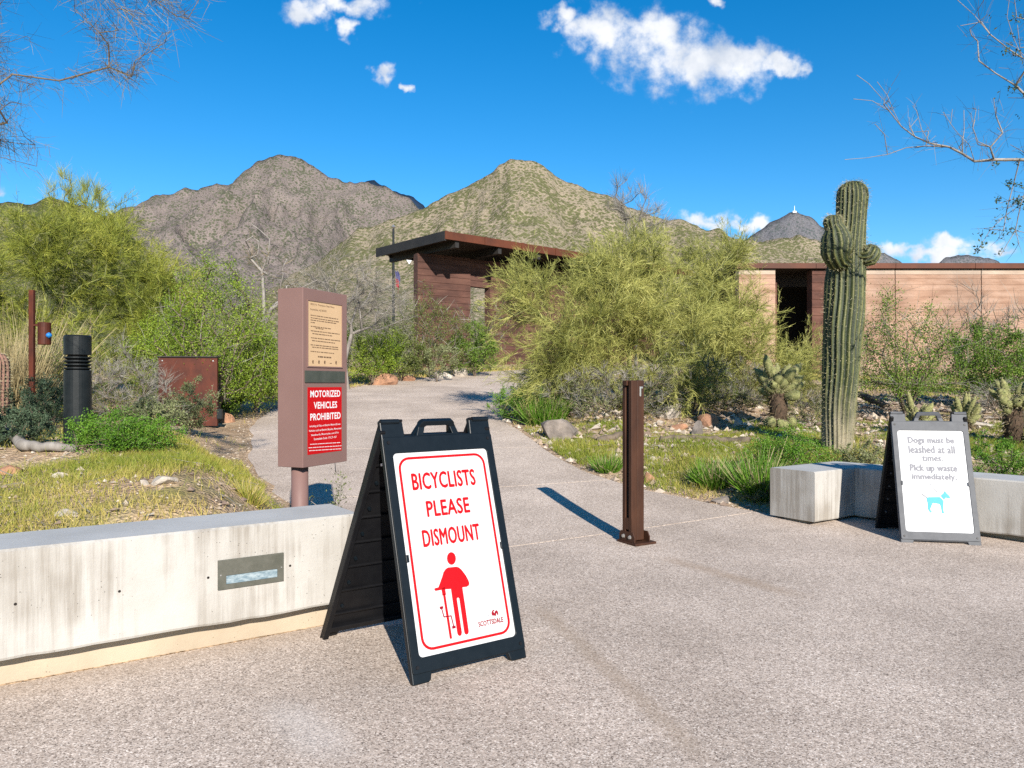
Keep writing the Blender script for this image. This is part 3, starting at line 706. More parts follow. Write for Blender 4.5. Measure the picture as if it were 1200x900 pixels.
# ------------------------------------------------------------------ concrete seat walls
def poly_wall(name, label, front, z0g, ztop, th, cat='wall', wob=.006, reveal=.15, setback=.13, seed=1, extra_z=0.0):
    """front: plan points left to right along the front face; block over a set-back footing"""
    pts = [Vector((*p, 0)) for p in front]
    def offs(d):
        out = []
        for i, p in enumerate(pts):
            ds = []
            if i > 0: ds.append((pts[i] - pts[i - 1]).normalized())
            if i < len(pts) - 1: ds.append((pts[i + 1] - pts[i]).normalized())
            ns = [Vector((-q.y, q.x, 0)) for q in ds]; nn = sum(ns, Vector()).normalized(); out.append(p + nn * d / nn.dot(ns[0]))
        return out
    def dens(line, step=.09):
        res = []
        for a, b in zip(line, line[1:]):
            k = max(1, int((b - a).length / step)); res += [a.lerp(b, i / k) for i in range(k)]
        return res + [line[-1]]
    root = thing(name, label, cat, (pts[len(pts) // 2] + Vector((0, 0, z0g))))
    f_ = offs(0); b_ = offs(th)
    n_per = [max(1, int((b - a).length / .09)) for a, b in zip(f_, f_[1:])]
    def dn(line):
        res = []
        for (a, b), k in zip(zip(line, line[1:]), n_per): res += [a.lerp(b, i / k) for i in range(k)]
        return res + [line[-1]]
    Fp, Bp = dn(f_), dn(b_); n = len(Fp); rs = random.Random(seed)
    chamf = .012
    rows = []
    wv = [z0g + reveal + wob * 2 * float(fbm(p.x * 6, p.y * 6, seed, 4)) * 2.2 for p in Fp]
    inn = [(b - f).normalized() for f, b in zip(Fp, Bp)]
    prof = lambda i: [Fp[i] + inn[i] * .006 + Vector((0, 0, wv[i])), Fp[i] + Vector((0, 0, wv[i] + .012)), Fp[i] + Vector((0, 0, ztop - chamf)), Fp[i] + inn[i] * chamf + Vector((0, 0, ztop)),
                      Bp[i] - inn[i] * chamf + Vector((0, 0, ztop)), Bp[i] + Vector((0, 0, ztop - chamf)), Bp[i] + Vector((0, 0, z0g + reveal))]
    vs = [v for i in range(n) for v in prof(i)]; k = 7
    fs = [(i * k + j, (i + 1) * k + j, (i + 1) * k + (j + 1) % k, i * k + (j + 1) % k) for i in range(n - 1) for j in range(k)]
    fs += [tuple(range(k))[::1], tuple((n - 1) * k + j for j in range(k))[::-1]]
    blk = MB().raw(vs, fs).build('block', M['concrete'], root)
    blk.data.materials.append(M['concrete_top'])
    for p in blk.data.polygons:
        if p.normal.z > .9: p.material_index = 1
    f2 = offs(setback); b2 = offs(th - setback)
    e0 = (f2[1] - f2[0]).normalized() * setback * .4; f2[0] = f2[0] + e0; b2[0] = b2[0] + e0
    e1_ = (f2[-1] - f2[-2]).normalized() * setback * .4; f2[-1] = f2[-1] - e1_; b2[-1] = b2[-1] - e1_
    m_ = len(f2); vs = []
    for q in range(m_): vs += [f2[q] + Vector((0, 0, z0g - .15)), f2[q] + Vector((0, 0, z0g + reveal + .02)), b2[q] + Vector((0, 0, z0g + reveal + .02)), b2[q] + Vector((0, 0, z0g - .15))]
    fs = [(4 * q + j, 4 * q + 4 + j, 4 * q + 4 + (j + 1) % 4, 4 * q + (j + 1) % 4) for q in range(m_ - 1) for j in range(4)] + [(0, 1, 2, 3), tuple(4 * m_ - 4 + j for j in (3, 2, 1, 0))]
    MB().raw(vs, fs).build('footing', M['footing'], root)
    return root


WU = Vector((.824, .566, 0)).normalized(); WN = Vector((WU.y, -WU.x, 0))
W0 = Vector((-2.32, 3.46, 0)); WEND = W0 + WU * 1.74
wall = poly_wall('concrete_seat_wall', 'pale streaked concrete seat wall with inset light running behind the bicycle sign', [tuple((W0 - WU * 9)[:2]), tuple(WEND[:2])], 0, .65, .46, 'wall', seed=4)
def wall_pt(px, py):
    """pixel to point on the wall's front plane"""
    r = Vector(((px - 600) / F, 1, (450 - py) / F)); t = (W0.dot(WN)) / r.dot(WN); return Vector((0, 0, EYE)) + r * t
for (px, py) in ((18, 708), (140, 693), (244, 677), (340, 663)):
    c = wall_pt(px, py)
    MB().tube([c - WN * .004, c + WN * .0015], [.009, .006], 12).build('tie_hole', M['dark_gap'], wall)
# step light let into the wall
q = [wall_pt(*p) for p in ((255, 691), (331, 681), (332, 648), (256, 656))]
lo = min((q[0] - W0).dot(WU), (q[3] - W0).dot(WU)); hi = max((q[1] - W0).dot(WU), (q[2] - W0).dot(WU)); za = (q[0].z + q[1].z) / 2; zb = (q[2].z + q[3].z) / 2
O = W0 + WU * lo; W_, H_ = hi - lo, zb - za; Zv = Vector((0, 0, 1))
O = O + Zv * za
lamp = thing('step_light', 'rectangular metal step light with glass slot set into the concrete wall', 'wall light', O + WU * W_ / 2)
outer = [(0, 0), (W_, 0), (W_, H_), (0, H_)]; a0, a1, b0, b1 = W_ * .12, W_ * .90, H_ * .17, H_ * .46; inner = [(a0, b0), (a1, b0), (a1, b1), (a0, b1)]
MB().ring(outer, inner, O, WU, Zv, WN, -.002, .010).build('face_plate', M['fixture'], lamp, bev=.0015)
MB().prism([(a0 - .002, b0 - .002), (a1 + .002, b0 - .002), (a1 + .002, b1 + .002), (a0 - .002, b1 + .002)], O, WU, Zv, WN, .001, .004).build('glass_lens', M['lens'], lamp)
for (u, v) in ((W_ * .04, H_ * .5), (W_ * .96, H_ * .5)): MB().tube([O + WU * u + Zv * v + WN * .009, O + WU * u + Zv * v + WN * .012], .004, 8).build('screw', M['bolt'], lamp)

bench = poly_wall('concrete_seat_wall', 'short angled concrete seat wall behind the dog leash sign', [(2.87, 7.28), (3.42, 7.66), (4.13, 6.85), (8.6, 1.80)], 0, .565, .50, 'wall', reveal=.09, seed=8)


# ------------------------------------------------------------------ print helpers
def text_mesh(s, bold=0.0):
    c = bpy.data.curves.new('t', 'FONT'); c.body = s; c.size = 1; c.offset = bold; c.resolution_u = 3; c.align_x = 'LEFT'; c.space_character = 1.06
    o = bpy.data.objects.new('t', c); COL.objects.link(o)
    bpy.context.view_layer.update()
    me = bpy.data.meshes.new_from_object(o)
    V = np.array([v.co[:2] for v in me.vertices]); Fs = [tuple(p.vertices) for p in me.polygons]
    bpy.data.objects.remove(o); bpy.data.curves.remove(c); bpy.data.meshes.remove(me)
    V -= V.min(0); V /= np.maximum(V.max(0), 1e-6); return V, Fs


class Face:
    """a flat face with a pixel-to-face map from four corners (tl, tr, br, bl)"""
    def __init__(s, O, U, V, N, w, h, quad):
        s.O, s.U, s.V, s.N, s.w, s.h = O, U, V, N, w, h
        dst = [(0, h), (w, h), (w, 0), (0, 0)]; A = []; b = []
        for (x, y), (u, v) in zip(quad, dst):
            A.append([x, y, 1, 0, 0, 0, -u * x, -u * y]); b.append(u); A.append([0, 0, 0, x, y, 1, -v * x, -v * y]); b.append(v)
        s.H = np.append(np.linalg.solve(np.array(A), np.array(b)), 1).reshape(3, 3)
    def uv(s, x, y):
        r = s.H @ np.array([x, y, 1.0]); return (float(r[0] / r[2]), float(r[1] / r[2]))
    def text(s, body, tl, tr, br, bl, m, parent, bold=0.0, n=.0025, name='lettering', thick=0.0):
        c = [s.uv(*p) for p in (tl, tr, br, bl)]
        u0 = (c[0][0] + c[3][0]) / 2; u1 = (c[1][0] + c[2][0]) / 2; v0 = (c[2][1] + c[3][1]) / 2; v1 = (c[0][1] + c[1][1]) / 2
        V, Fs = text_mesh(body, bold)
        mb = MB(); st = thick * (v1 - v0)
        for q, (du, dv) in enumerate([(0, 0)] + ([(-1, 0), (1, 0), (0, 1), (0, -1)] if thick else [])):
            mb.raw([s.O + s.U * (u0 + (u1 - u0) * a + du * st) + s.V * (v0 + (v1 - v0) * b + dv * st) + s.N * (n + q * .00012) for a, b in V], Fs)
        return mb.build(name, m, parent)
    def poly(s, pts, m, parent, name, n=.0025):
        p = [s.uv(*q) for q in pts]
        ar = sum(a[0] * b[1] - b[0] * a[1] for a, b in zip(p, p[1:] + p[:1]))
        if ar < 0: p = p[::-1]
        o = MB().prism(p, s.O, s.U, s.V, s.N, n - .0012, n).build(name, m, parent); return o
    def line(s, pts, wd, m, parent, name, n=.0025):
        p = [Vector((*s.uv(*q), 0)) for q in pts]; mb = MB()
        for a, b in zip(p, p[1:]):
            d = (b - a).normalized(); t = Vector((-d.y, d.x, 0)) * wd / 2; a2 = a - d * wd * .3; b2 = b + d * wd * .3
            mb.prism([tuple((a2 - t)[:2]), tuple((b2 - t)[:2]), tuple((b2 + t)[:2]), tuple((a2 + t)[:2])], s.O, s.U, s.V, s.N, n - .001, n)
        return mb.build(name, m, parent)


def rrect(u0, u1, v0, v1, r, k=6):
    out = []
    for (cx, cy, a) in ((u1 - r, v0 + r, -90), (u1 - r, v1 - r, 0), (u0 + r, v1 - r, 90), (u0 + r, v0 + r, 180)):
        for i in range(k + 1): t = math.radians(a + 90 * i / k); out.append((cx + r * math.cos(t), cy + r * math.sin(t)))
    return out


def word_bars(face, x0, x1, y, hgt, m, parent, rs, slope=0.0):
    """one line of print too small to read: word-length dashes"""
    x = x0; mb = MB()
    while x < x1 - .8:
        L = min(rs.uniform(1.2, 4.5), x1 - x)
        p = [face.uv(x, y + slope * (x - x0) + hgt / 2), face.uv(x + L, y + slope * (x + L - x0) + hgt / 2), face.uv(x + L, y + slope * (x + L - x0) - hgt / 2), face.uv(x, y + slope * (x - x0) - hgt / 2)]
        mb.prism(p, face.O, face.U, face.V, face.N, .0015, .0025); x += L + rs.uniform(.5, .9)
    return mb.build('small_print', m, parent)


# ------------------------------------------------------------------ folding A-frame signs
def aframe(name, label, FL, ang, W, lean, H, spread, plastic, inner_m, skew=0.0):
    U = Vector((math.cos(ang), math.sin(ang), 0)); Nh = Vector((-U.y, U.x, 0)); FL = Vector((*FL, .014))
    ap = FL + Nh * lean + Vector((0, 0, H - .014)); BL = FL + Nh * spread + U * skew
    root = thing(name, label, 'sign', FL + U * W / 2 + Nh * spread * .45)
    V = (ap - FL).normalized(); Nf = U.cross(V); Lf = (ap - FL).length
    Vb = (ap - BL).normalized(); Nb = -(U.cross(Vb)); Lb = (ap - BL).length
    Nb = Nb.normalized()
    def outline(L, ear):
        bt, ft, er = .040, .085, ear
        pts = [(0, 0), (ft, 0), (ft + .012, .010), (ft + .02, bt), (W - ft - .02, bt), (W - ft - .012, .010), (W - ft, 0), (W, 0), (W, L - .006), (W - .008, L)]
        pts += [(W - er, L), (W - er - .004, L - .085), (er + .004, L - .085), (er, L), (.008, L), (0, L - .006)]
        return pts
    fr = MB().prism(outline(Lf, .125), FL, U, V, Nf, -.030, 0).build('front_panel', plastic, root, bev=.005)
    # raised rim round the sheet
    s0, s1, t0, t1 = .047, W - .047, .115, Lf - .175
    k = rrect(.004, W - .004, .047, Lf - .092, .012); ki = rrect(s0, s1, t0, t1, .022)
    MB().ring(k, ki, FL, U, V, Nf, -.004, .009).build('rim', plastic, fr, bev=.003)
    for (u, v) in ((.03, .075), (W - .03, .075), (.03, Lf - .12), (W - .03, Lf - .12)):
        c = FL + U * u + V * v + Nf * .009; MB().tube([c - Nf * .002, c + Nf * .004], [.010, .008], 10).build('rivet', inner_m, fr)
    for u in (.049, W - .049):
        c = FL + U * u + V * (t0 + (t1 - t0) * .47); MB().box(c + Nf * .012, (.016, .010, .034), Matrix((U, Nf, V)).transposed()).build('sheet_clip', plastic, fr, bev=.002)
    # back panel, hollow side showing
    bk = MB().prism([(W - a, b) for a, b in outline(Lb, .125)][::-1], BL, U, Vb, -Nb, 0, .010).build('back_panel', inner_m, root, bev=.002)
    R3 = Matrix((U, -Nb, Vb)).transposed()
    for u in (.014, W - .014): MB().box(BL + U * u + Vb * (Lb * .49) - Nb * .024, (.028, .05, Lb * .955), R3).build('side_rail', inner_m, bk, bev=.004)
    for v in (.066, Lb - .12): MB().box(BL + U * W / 2 + Vb * v - Nb * .020, (W - .06, .034, .030), R3).build('cross_rail', inner_m, bk, bev=.004)
    for i, v in enumerate(np.linspace(.16, Lb - .25, 7)):
        MB().box(BL + U * W / 2 + Vb * float(v) - Nb * .016, (W - .08, .016, .012), R3).build('rib', inner_m, bk, bev=.003)
        c = BL + U * .075 + Vb * float(v + .045) - Nb * .010; MB().tube([c + Nb * .002, c - Nb * .012], [.011, .009], 10).build('stud', plastic, bk)
    # carrying handle: two loops that meet at the ridge
    hc = W / 2
    for (Or, Vv, Nn, L, s) in ((FL, V, Nf, Lf, 1), (BL, Vb, Nb, Lb, 1)):
        ou = [(hc - .125, L - .088), (hc + .125, L - .088), (hc + .098, L - .012), (hc + .085, L), (hc - .085, L), (hc - .098, L - .012)]
        iu = [(hc - .085, L - .082), (hc + .085, L - .082), (hc + .070, L - .034), (hc + .062, L - .028), (hc - .062, L - .028), (hc - .070, L - .034)]
        d0, d1 = (-.030, 0)
        MB().ring(ou, iu, Or, U, Vv, Nn, d0, d1).build('handle', plastic, root, bev=.004)
    for u in (.055, W - .055):
        MB().tube([ap + U * (u - .05) - Vector((0, 0, .012)), ap + U * (u + .05) - Vector((0, 0, .012))], .014, 10).build('hinge', plastic, root)
    # spreader tab
    c = FL + U * .02 + V * (Lf * .83) - Nf * .05
    MB().box(c, (.012, .05, .012), Matrix((U, Nf, V)).transposed()).build('stay', plastic if plastic is M['grey_plastic'] else M['pale_print'], root)
    sh = MB().prism(rrect(s0 - .004, s1 + .004, t0 - .004, t1 + .004, .024), FL, U, V, Nf, -.001, .0025).build('sign_sheet', M['white'], root)
    return root, sh, FL + U * (s0) + V * t0 + Nf * .0025, U, V, Nf, s1 - s0, t1 - t0


root, sh, O, U, V, Nf, w, h = aframe('sandwich_board', 'large black sandwich board asking bicyclists to dismount', (-.4536, 3.52), math.radians(35.0), .645, .36, 1.222, .90, M['black'], M['dark_inner'], -.10)
fc = Face(O, U, V, Nf, w, h, [(460, 537), (577, 530), (608, 752), (488, 780)])
bo = rrect(.022, w - .022, .022, h - .022, .060); bi = rrect(.022 + .0125, w - .0345, .0345, h - .0345, .048)
MB().ring(bo, bi, O, U, V, Nf, .0012, .0026).build('red_border', M['red'], sh)
fc.text('BICYCLISTS', (483, 560), (561.5, 556), (562.8, 574.6), (484.5, 579.5), M['red'], sh, 0.0, thick=.030)
fc.text('PLEASE', (500.4, 593.2), (553.4, 589.2), (555, 606.8), (502.4, 611.9), M['red'], sh, 0.0, thick=.030)
fc.text('DISMOUNT', (494.9, 627.6), (565.7, 621), (566.8, 639.3), (496.4, 647.8), M['red'], sh, 0.0, thick=.030)
def c3(pts): return [(490 + x / 6.923, 640 + y / 6.923) for x, y in pts]
fc.poly(c3([(282 + 38 * math.cos(t * PI / 9), 150 + 52 * math.sin(t * PI / 9)) for t in range(18)]), M['red'], sh, 'rider_head')
fc.poly(c3([(250, 225), (325, 217), (345, 224), (365, 240), (400, 285), (422, 325), (431, 350), (427, 368), (410, 380), (370, 386), (388, 520), (416, 745), (412, 762), (398, 772), (384, 766), (378, 752), (342, 478), (331, 468), (320, 480), (357, 755), (352, 776), (338, 784), (324, 776), (318, 760), (272, 400), (215, 404), (140, 418), (130, 411), (131, 397), (165, 388), (200, 300), (212, 262), (230, 238)]), M['red'], sh, 'rider_body')
fc.line(c3([(206, 400), (212, 442)]), .020, M['red'], sh, 'bicycle_stem')
fc.line(c3([(212, 442), (262, 800)]), .0125, M['red'], sh, 'bicycle_wheel')
fc.line(c3([(187, 556), (207, 630), (268, 620), (290, 712)]), .0055, M['maroon'], sh, 'bicycle_crank')
fc.line(c3([(178, 556), (196, 552)]), .012, M['maroon'], sh, 'pedal'); fc.line(c3([(281, 714), (299, 710)]), .012, M['maroon'], sh, 'pedal')
fc.text('SCOTTSDALE', *c3([(498, 668), (708, 622), (713, 662), (505, 706)]), M['maroon'], sh, 0.0, thick=.035)
fc.text('CITY OF', *c3([(530, 618), (598, 603), (600, 624), (533, 640)]), M['pale_print'], sh)
fc.poly(c3([(618, 612), (614, 592), (622, 572), (638, 562), (640, 570), (630, 580), (634, 590), (642, 598), (640, 614)]), M['maroon'], sh, 'emblem_rider')
fc.poly(c3([(640, 592), (646, 576), (656, 568), (668, 578), (673, 604), (664, 608), (660, 594), (654, 592), (652, 614), (643, 616)]), M['maroon'], sh, 'emblem_horse')
fc.line(c3([(638, 540), (664, 522)]), .002, M['pale_print'], sh, 'emblem_stroke')

root, sh, O, U, V, Nf, w, h = aframe('sandwich_board', 'grey framed sandwich board about leashed dogs in front of the seat wall', (3.36, 6.63), math.radians(-11), .635, .34, 1.15, .62, M['grey_plastic'], M['dark_inner'], -.06)
fc = Face(O, U, V, Nf, w, h, [(1048.6, 505.5), (1135.2, 510.1), (1148.3, 632.6), (1059.8, 628)])
def c6(x0, y0, x1, y1, dy=6): return [(1000 + x / 4.735, 470 + y / 4.735) for x, y in ((x0, y0), (x1, y0 + dy), (x1 + 3, y1 + dy), (x0 + 3, y1))]
for body, b in (('Dogs must be', (298, 214, 582, 258)), ('leashed at all', (303, 264, 586, 306)), ('times.', (387, 318, 514, 352)), ('Pick up waste', (311, 372, 600, 420)), ('immediately.', (322, 424, 596, 466))):
    fc.text(body, *c6(*b), M['grey_print'], sh, 0.0, thick=.05)
def c8(pts): return [(1060 + x / 10, 560 + y / 10) for x, y in pts]
fc.poly(c8([(270, 284), (300, 280), (440, 282), (470, 305), (491, 335), (486, 420), (490, 455), (498, 470), (494, 478), (468, 476), (464, 440), (456, 400), (444, 368), (400, 358), (350, 352), (334, 385), (318, 420), (326, 445), (341, 456), (338, 464), (318, 466), (296, 436), (284, 412), (285, 372), (282, 340), (272, 310)]), M['blue_print'], sh, 'dog_body')
fc.poly(c8([(455, 266), (490, 240), (510, 208), (524, 234), (550, 258), (580, 290), (575, 298), (545, 300), (522, 292), (496, 316), (470, 288)]), M['blue_print'], sh, 'dog_head')
fc.line(c8([(208, 232), (240, 262), (276, 288)]), .008, M['grey_print'], sh, 'dog_tail')
fc.line(c8([(315, 120), (442, 262)]), .005, M['grey_print'], sh, 'leash')
rs = random.Random(5)
word_bars(fc, 1000 + 355 / 4.735, 1000 + 610 / 4.735, 470 + 668 / 4.735, 1.6, M['faint_print'], sh, rs, .06)
word_bars(fc, 1000 + 445 / 4.735, 1000 + 530 / 4.735, 470 + 722 / 4.735, 2.2, M['faint_print'], sh, rs, .06)

# ------------------------------------------------------------------ mauve box sign on a post
fd = Vector((.40, .917, 0)).normalized(); bd = Vector((-fd.y, fd.x, 0))   # along the face, and back from the face
FLp = Vector(((355 - 600) / F * 5.2, 5.2, 0))
bw, bdp = .50, .215; zb_ = EYE - 98.5 / F * 5.2; zt_ = EYE + 113.5 / F * 5.2
c0 = FLp + fd * bw / 2 + bd * bdp / 2; gzp = gz(c0.x, c0.y)
bs_ = thing('box_sign', 'tall mauve metal box sign on a post prohibiting motorized vehicles', 'sign', Vector((c0.x, c0.y, gzp)))
Zv = Vector((0, 0, 1)); fn = -bd
MB().prism([(0, 0), (bw, 0), (bw, zt_ - zb_), (0, zt_ - zb_)], FLp + Zv * zb_, fd, Zv, fn, -bdp, 0).build('cabinet', M['mauve'], bs_, bev=.004)
pc = FLp + fd * .10 + bd * bdp / 2
MB().tube([Vector((pc.x, pc.y, gzp - .05)), Vector((pc.x, pc.y, zb_))], .058, 20).build('post', M['mauve'], bs_, smooth=True)
hh = zt_ - zb_; Ob = FLp + Zv * zb_
fc = Face(Ob, fd, Zv, fn, bw, hh, [(356, 337), (411, 345), (403, 539), (349, 549)])
def patch(quad, m, nm, n, frame=None):
    c = [fc.uv(*p) for p in quad]; u0 = (c[0][0] + c[3][0]) / 2; u1 = (c[1][0] + c[2][0]) / 2; v1 = (c[0][1] + c[1][1]) / 2; v0 = (c[2][1] + c[3][1]) / 2
    o = MB().prism([(u0, v0), (u1, v0), (u1, v1), (u0, v1)], Ob, fd, Zv, fn, -.001, n).build(nm, m, bs_)
    if frame:
        e = .008; MB().ring([(u0 - e, v0 - e), (u1 + e, v0 - e), (u1 + e, v1 + e), (u0 - e, v1 + e)], [(u0, v0), (u1, v0), (u1, v1), (u0, v1)], Ob, fd, Zv, fn, -.001, n + .006).build('panel_frame', M['mauve'], o)
    return o
tp = patch([(361, 352.5), (403.3, 358), (401, 431), (359, 430.5)], M['tan_panel'], 'notice_panel', .0012, True)
patch([(355, 436), (403.7, 436), (403.3, 449), (354, 450)], M['slot'], 'metal_strip', .008)
rp = patch([(358, 455.5), (400, 454.4), (396.7, 527.5), (354.8, 533.6)], M['red_panel'], 'red_panel', .0012)
def c1(pts): return [(340 + x / 9, 340 + y / 9) for x, y in pts]
def c2(pts): return [(345 + x / 9, 445 + y / 9) for x, y in pts]
fc.text('18333 N. Thompson Peak Pkwy.', *c1([(218, 138), (490, 178), (489, 202), (217, 162)]), M['brown_print'], tp, .004)
fc.text('Scottsdale, AZ 85255', *c1([(217, 200), (398, 216), (397, 238), (216, 220)]), M['brown_print'], tp, .004)
rs = random.Random(9)
for (x0, x1, y, s) in ((218, 525, 272, .12), (218, 535, 300, .12), (216, 510, 324, .11), (216, 275, 350, .1), (216, 440, 392, .1), (270, 370, 412, .1), (215, 535, 440, .09), (232, 452, 470, .09), (214, 540, 515, .08), (225, 480, 545, .08), (208, 520, 590, .07), (225, 515, 615, .06), (205, 470, 660, .06), (285, 440, 715, .04)):
    word_bars(fc, 340 + x0 / 9, 340 + x1 / 9, 340 + y / 9, .9 if y < 700 else 1.5, M['brown_print'], tp, rs, s)
for i, x in enumerate((228, 295, 360, 425, 486)):
    fc.poly(c1([(x - 5, 790), (x - 9, 772), (x - 5, 756), (x + 5, 754), (x + 8, 768), (x + 4, 778), (x + 6, 790)]) if i != 3 else c1([(x - 12, 784), (x - 12, 778), (x + 12, 778), (x + 12, 784)]), M['brown_print'], tp, 'trail_symbol')
fc.text('MOTORIZED', *c2([(142, 128), (474, 116), (472, 186), (140, 200)]), M['white_print'], rp, .022)
fc.text('VEHICLES', *c2([(174, 248), (434, 232), (432, 302), (176, 320)]), M['white_print'], rp, .022)
fc.text('PROHIBITED', *c2([(134, 368), (468, 346), (466, 416), (130, 440)]), M['white_print'], rp, .022)
for body, qd in (('including all Gas or Electric Motor-Driven', [(122, 486), (462, 464), (460, 488), (121, 512)]), ('Vehicles such as Electric Bicycles, Motorized', [(112, 534), (468, 508), (467, 532), (111, 560)]),
                 ("Skateboards, Motorcycles, and ATV's", [(136, 578), (440, 552), (439, 574), (135, 604)]), ('Scottsdale Code 17.C.7-107', [(164, 620), (414, 594), (413, 614), (164, 642)])):
    fc.text(body, *c2(qd), M['white_print'], rp, .012)
for (x0, x1, y) in ((122, 452, 690), (104, 464, 726), (108, 458, 756)):
    word_bars(fc, 345 + x0 / 9, 345 + x1 / 9, 445 + y / 9, .65, M['white_print'], rp, rs, -.10)

# ------------------------------------------------------------------ folding brown steel post
pb = Vector((1.075, 6.63, base_h(6.63) + .012)); ang = math.radians(31); c_, s_ = math.cos(ang), math.sin(ang)
pu = Vector((c_, s_, 0)); pn = Vector((s_, -c_, 0)); R3 = Matrix((pu, -pn, Vector((0, 0, 1)))).transposed()
po = thing('fold_down_post', 'brown steel fold-down bollard post in the middle of the path', 'bollard', pb)
PH = 1.40; tilt = Vector((-.028, 0, 1)).normalized()
def pbox(cu, cn, cz, size, nm, m, bev=.004, par=None):
    return MB().box(pb + pu * cu + pn * cn + tilt * cz, size, R3).build(nm, m, par or po, bev=bev)
# base plate and hinge cheeks
MB().box(pb + Vector((0, 0, .010)), (.23, .25, .020), R3).build('base_plate', M['steel_brown'], po, bev=.003)
for sgn in (1, -1):
    prof = [(-.105, 0), (.100, 0), (.100, .045), (.075, .085), (-.085, .085), (-.105, .055)]
    off_ = -.096 if sgn > 0 else .066
    ck = MB().prism(prof, pb + Vector((0, 0, .020)), pn, Vector((0, 0, 1)), -pu, -off_, -off_ + .010).build('hinge_cheek', M['steel_brown'], po, bev=.002)
    for u in (-.045, .04): 
        cc = pb + pn * u + pu * (off_ - .010 if sgn > 0 else off_ + .002) + Vector((0, 0, .062)); MB().tube([cc, cc - pu * .012 * sgn], [.019, .015], 6).build('bolt', M['bolt'], ck)
# post: a front and a rear half with a dark slot between, as seen from the left
mbx = MB().box(pb + tilt * (.03 + (PH - .03) / 2) + pu * .020, (.076, .124, PH - .03), R3).build('post', M['steel_brown'], po, bev=.006)
pbox(-.050, .042, .03 + (PH - .03) / 2, (.063, .039, PH - .03), 'flange', M['steel_brown'], .005)
pbox(-.050, -.042, .03 + (PH - .03) / 2, (.063, .039, PH - .03), 'flange', M['steel_brown'], .005)
pbox(-.040, 0, .03 + (PH - .08) / 2, (.04, .044, PH - .08), 'slot', M['dark_gap'], 0)
pbox(-.052, 0, PH - .022, (.056, .044, .044), 'slot_cap', M['steel_brown'], .002)
pbox(-.0875, 0, .17, (.010, .112, .10), 'lower_plate', M['steel_brown'], .002)
hs_ = pbox(.030, .067, PH - .10, (.016, .014, .075), 'lock_hasp', M['bolt'], .003)
pbox(.040, .068, PH - .062, (.034, .013, .018), 'hasp_hook', M['bolt'], .003, hs_)

# ------------------------------------------------------------------ left-hand furniture
bp = Vector(((91 - 600) / F * 7.5, 7.5, 0)); bp.z = gz(bp.x, bp.y)
bl = thing('light_bollard', 'black cylindrical path light bollard with louvre rings among the shrubs', 'bollard light', bp)
top = EYE + (450 - 393) / F * 7.5 - bp.z; rr = .122
MB().lathe(bp, [(rr, -.1), (rr, top - .34)], 32).build('shaft', M['bollard'], bl, smooth=False, bev=.004)
for i in range(4):
    z = top - .325 + i * .034; MB().lathe(bp, [(rr - .03, z - .016), (rr - .002, z), (rr - .002, z + .012), (rr - .03, z + .014)], 32).build('louvre', M['bollard'], bl)
MB().lathe(bp, [(rr - .035, top - .35), (rr - .035, top - .17)], 24).build('core', M['dark_gap'], bl)
MB().lathe(bp, [(rr, top - .19), (rr, top - .012), (rr - .012, top)], 32).build('cap', M['bollard'], bl)

rp_ = hit(221, 500); rp_ = Vector(((221 - 600) / F * 14, 14, gz((221 - 600) / F * 14, 14)))
ra = math.radians(8); ru = Vector((math.cos(ra), math.sin(ra), 0)); rn = Vector((ru.y, -ru.x, 0))
rp = thing('rusty_panel', 'rusty steel interpretive panel standing beside the sandy side trail', 'panel', rp_)
ph = EYE + (450 - 419) / F * 14 - rp_.z
MB().box(rp_ + Vector((0, 0, ph / 2)), (1.02, .09, ph), Matrix((ru, -rn, Vector((0, 0, 1)))).transposed()).build('plate', M['rust'], rp, bev=.006)
MB().box(rp_ + Vector((0, 0, ph + .012)) + rn * .01, (1.05, .13, .022), Matrix((ru, -rn, Vector((0, 0, 1)))).transposed()).build('top_cap', M['roof_dark'], rp, bev=.004)
MB().box(rp_ + ru * .545 + Vector((0, 0, .22)), (.09, .10, .18), Matrix((ru, -rn, Vector((0, 0, 1)))).transposed()).build('outlet_box', M['bollard'], rp, bev=.006)
for (u, v) in ((-.44, ph - .06), (.44, ph - .06), (-.44, .1), (.44, .35)):
    c = rp_ + ru * u + Vector((0, 0, v)) + rn * .045; MB().tube([c, c + rn * .008], .012, 8).build('bolt', M['bolt'], rp)

tp_ = Vector(((37.5 - 600) / F * 12, 12, 0)); tp_.z = gz(tp_.x, 12)
tpl = thing('trail_marker_post', 'thin rusty post carrying a rust coloured canister at the far left', 'post', tp_)
zt = EYE + (450 - 340) / F * 12
MB().box((tp_.x, 12, (tp_.z - .1 + zt) / 2), (.075, .06, zt - tp_.z + .1)).build('post', M['rust'], tpl, bev=.004)
cz0, cz1 = EYE + (450 - 404) / F * 12, EYE + (450 - 378) / F * 12; cx = (53 - 600) / F * 12
MB().lathe((cx, 11.98, cz0), [(.088, 0), (.092, .01), (.092, cz1 - cz0 - .01), (.086, cz1 - cz0)], 20).build('canister', M['rust'], tpl)
MB().box(((tp_.x + cx) / 2, 11.99, cz1 - .04), (abs(cx - tp_.x), .03, .03)).build('bracket', M['rust'], tpl)
MB().lathe((cx + .10, 11.93, (cz0 + cz1) / 2 - .03), [(.01, -.042), (.038, -.02), (.044, 0), (.038, .02), (.01, .042)], 12).build('blue_knob', M['blue_dot'], tpl)


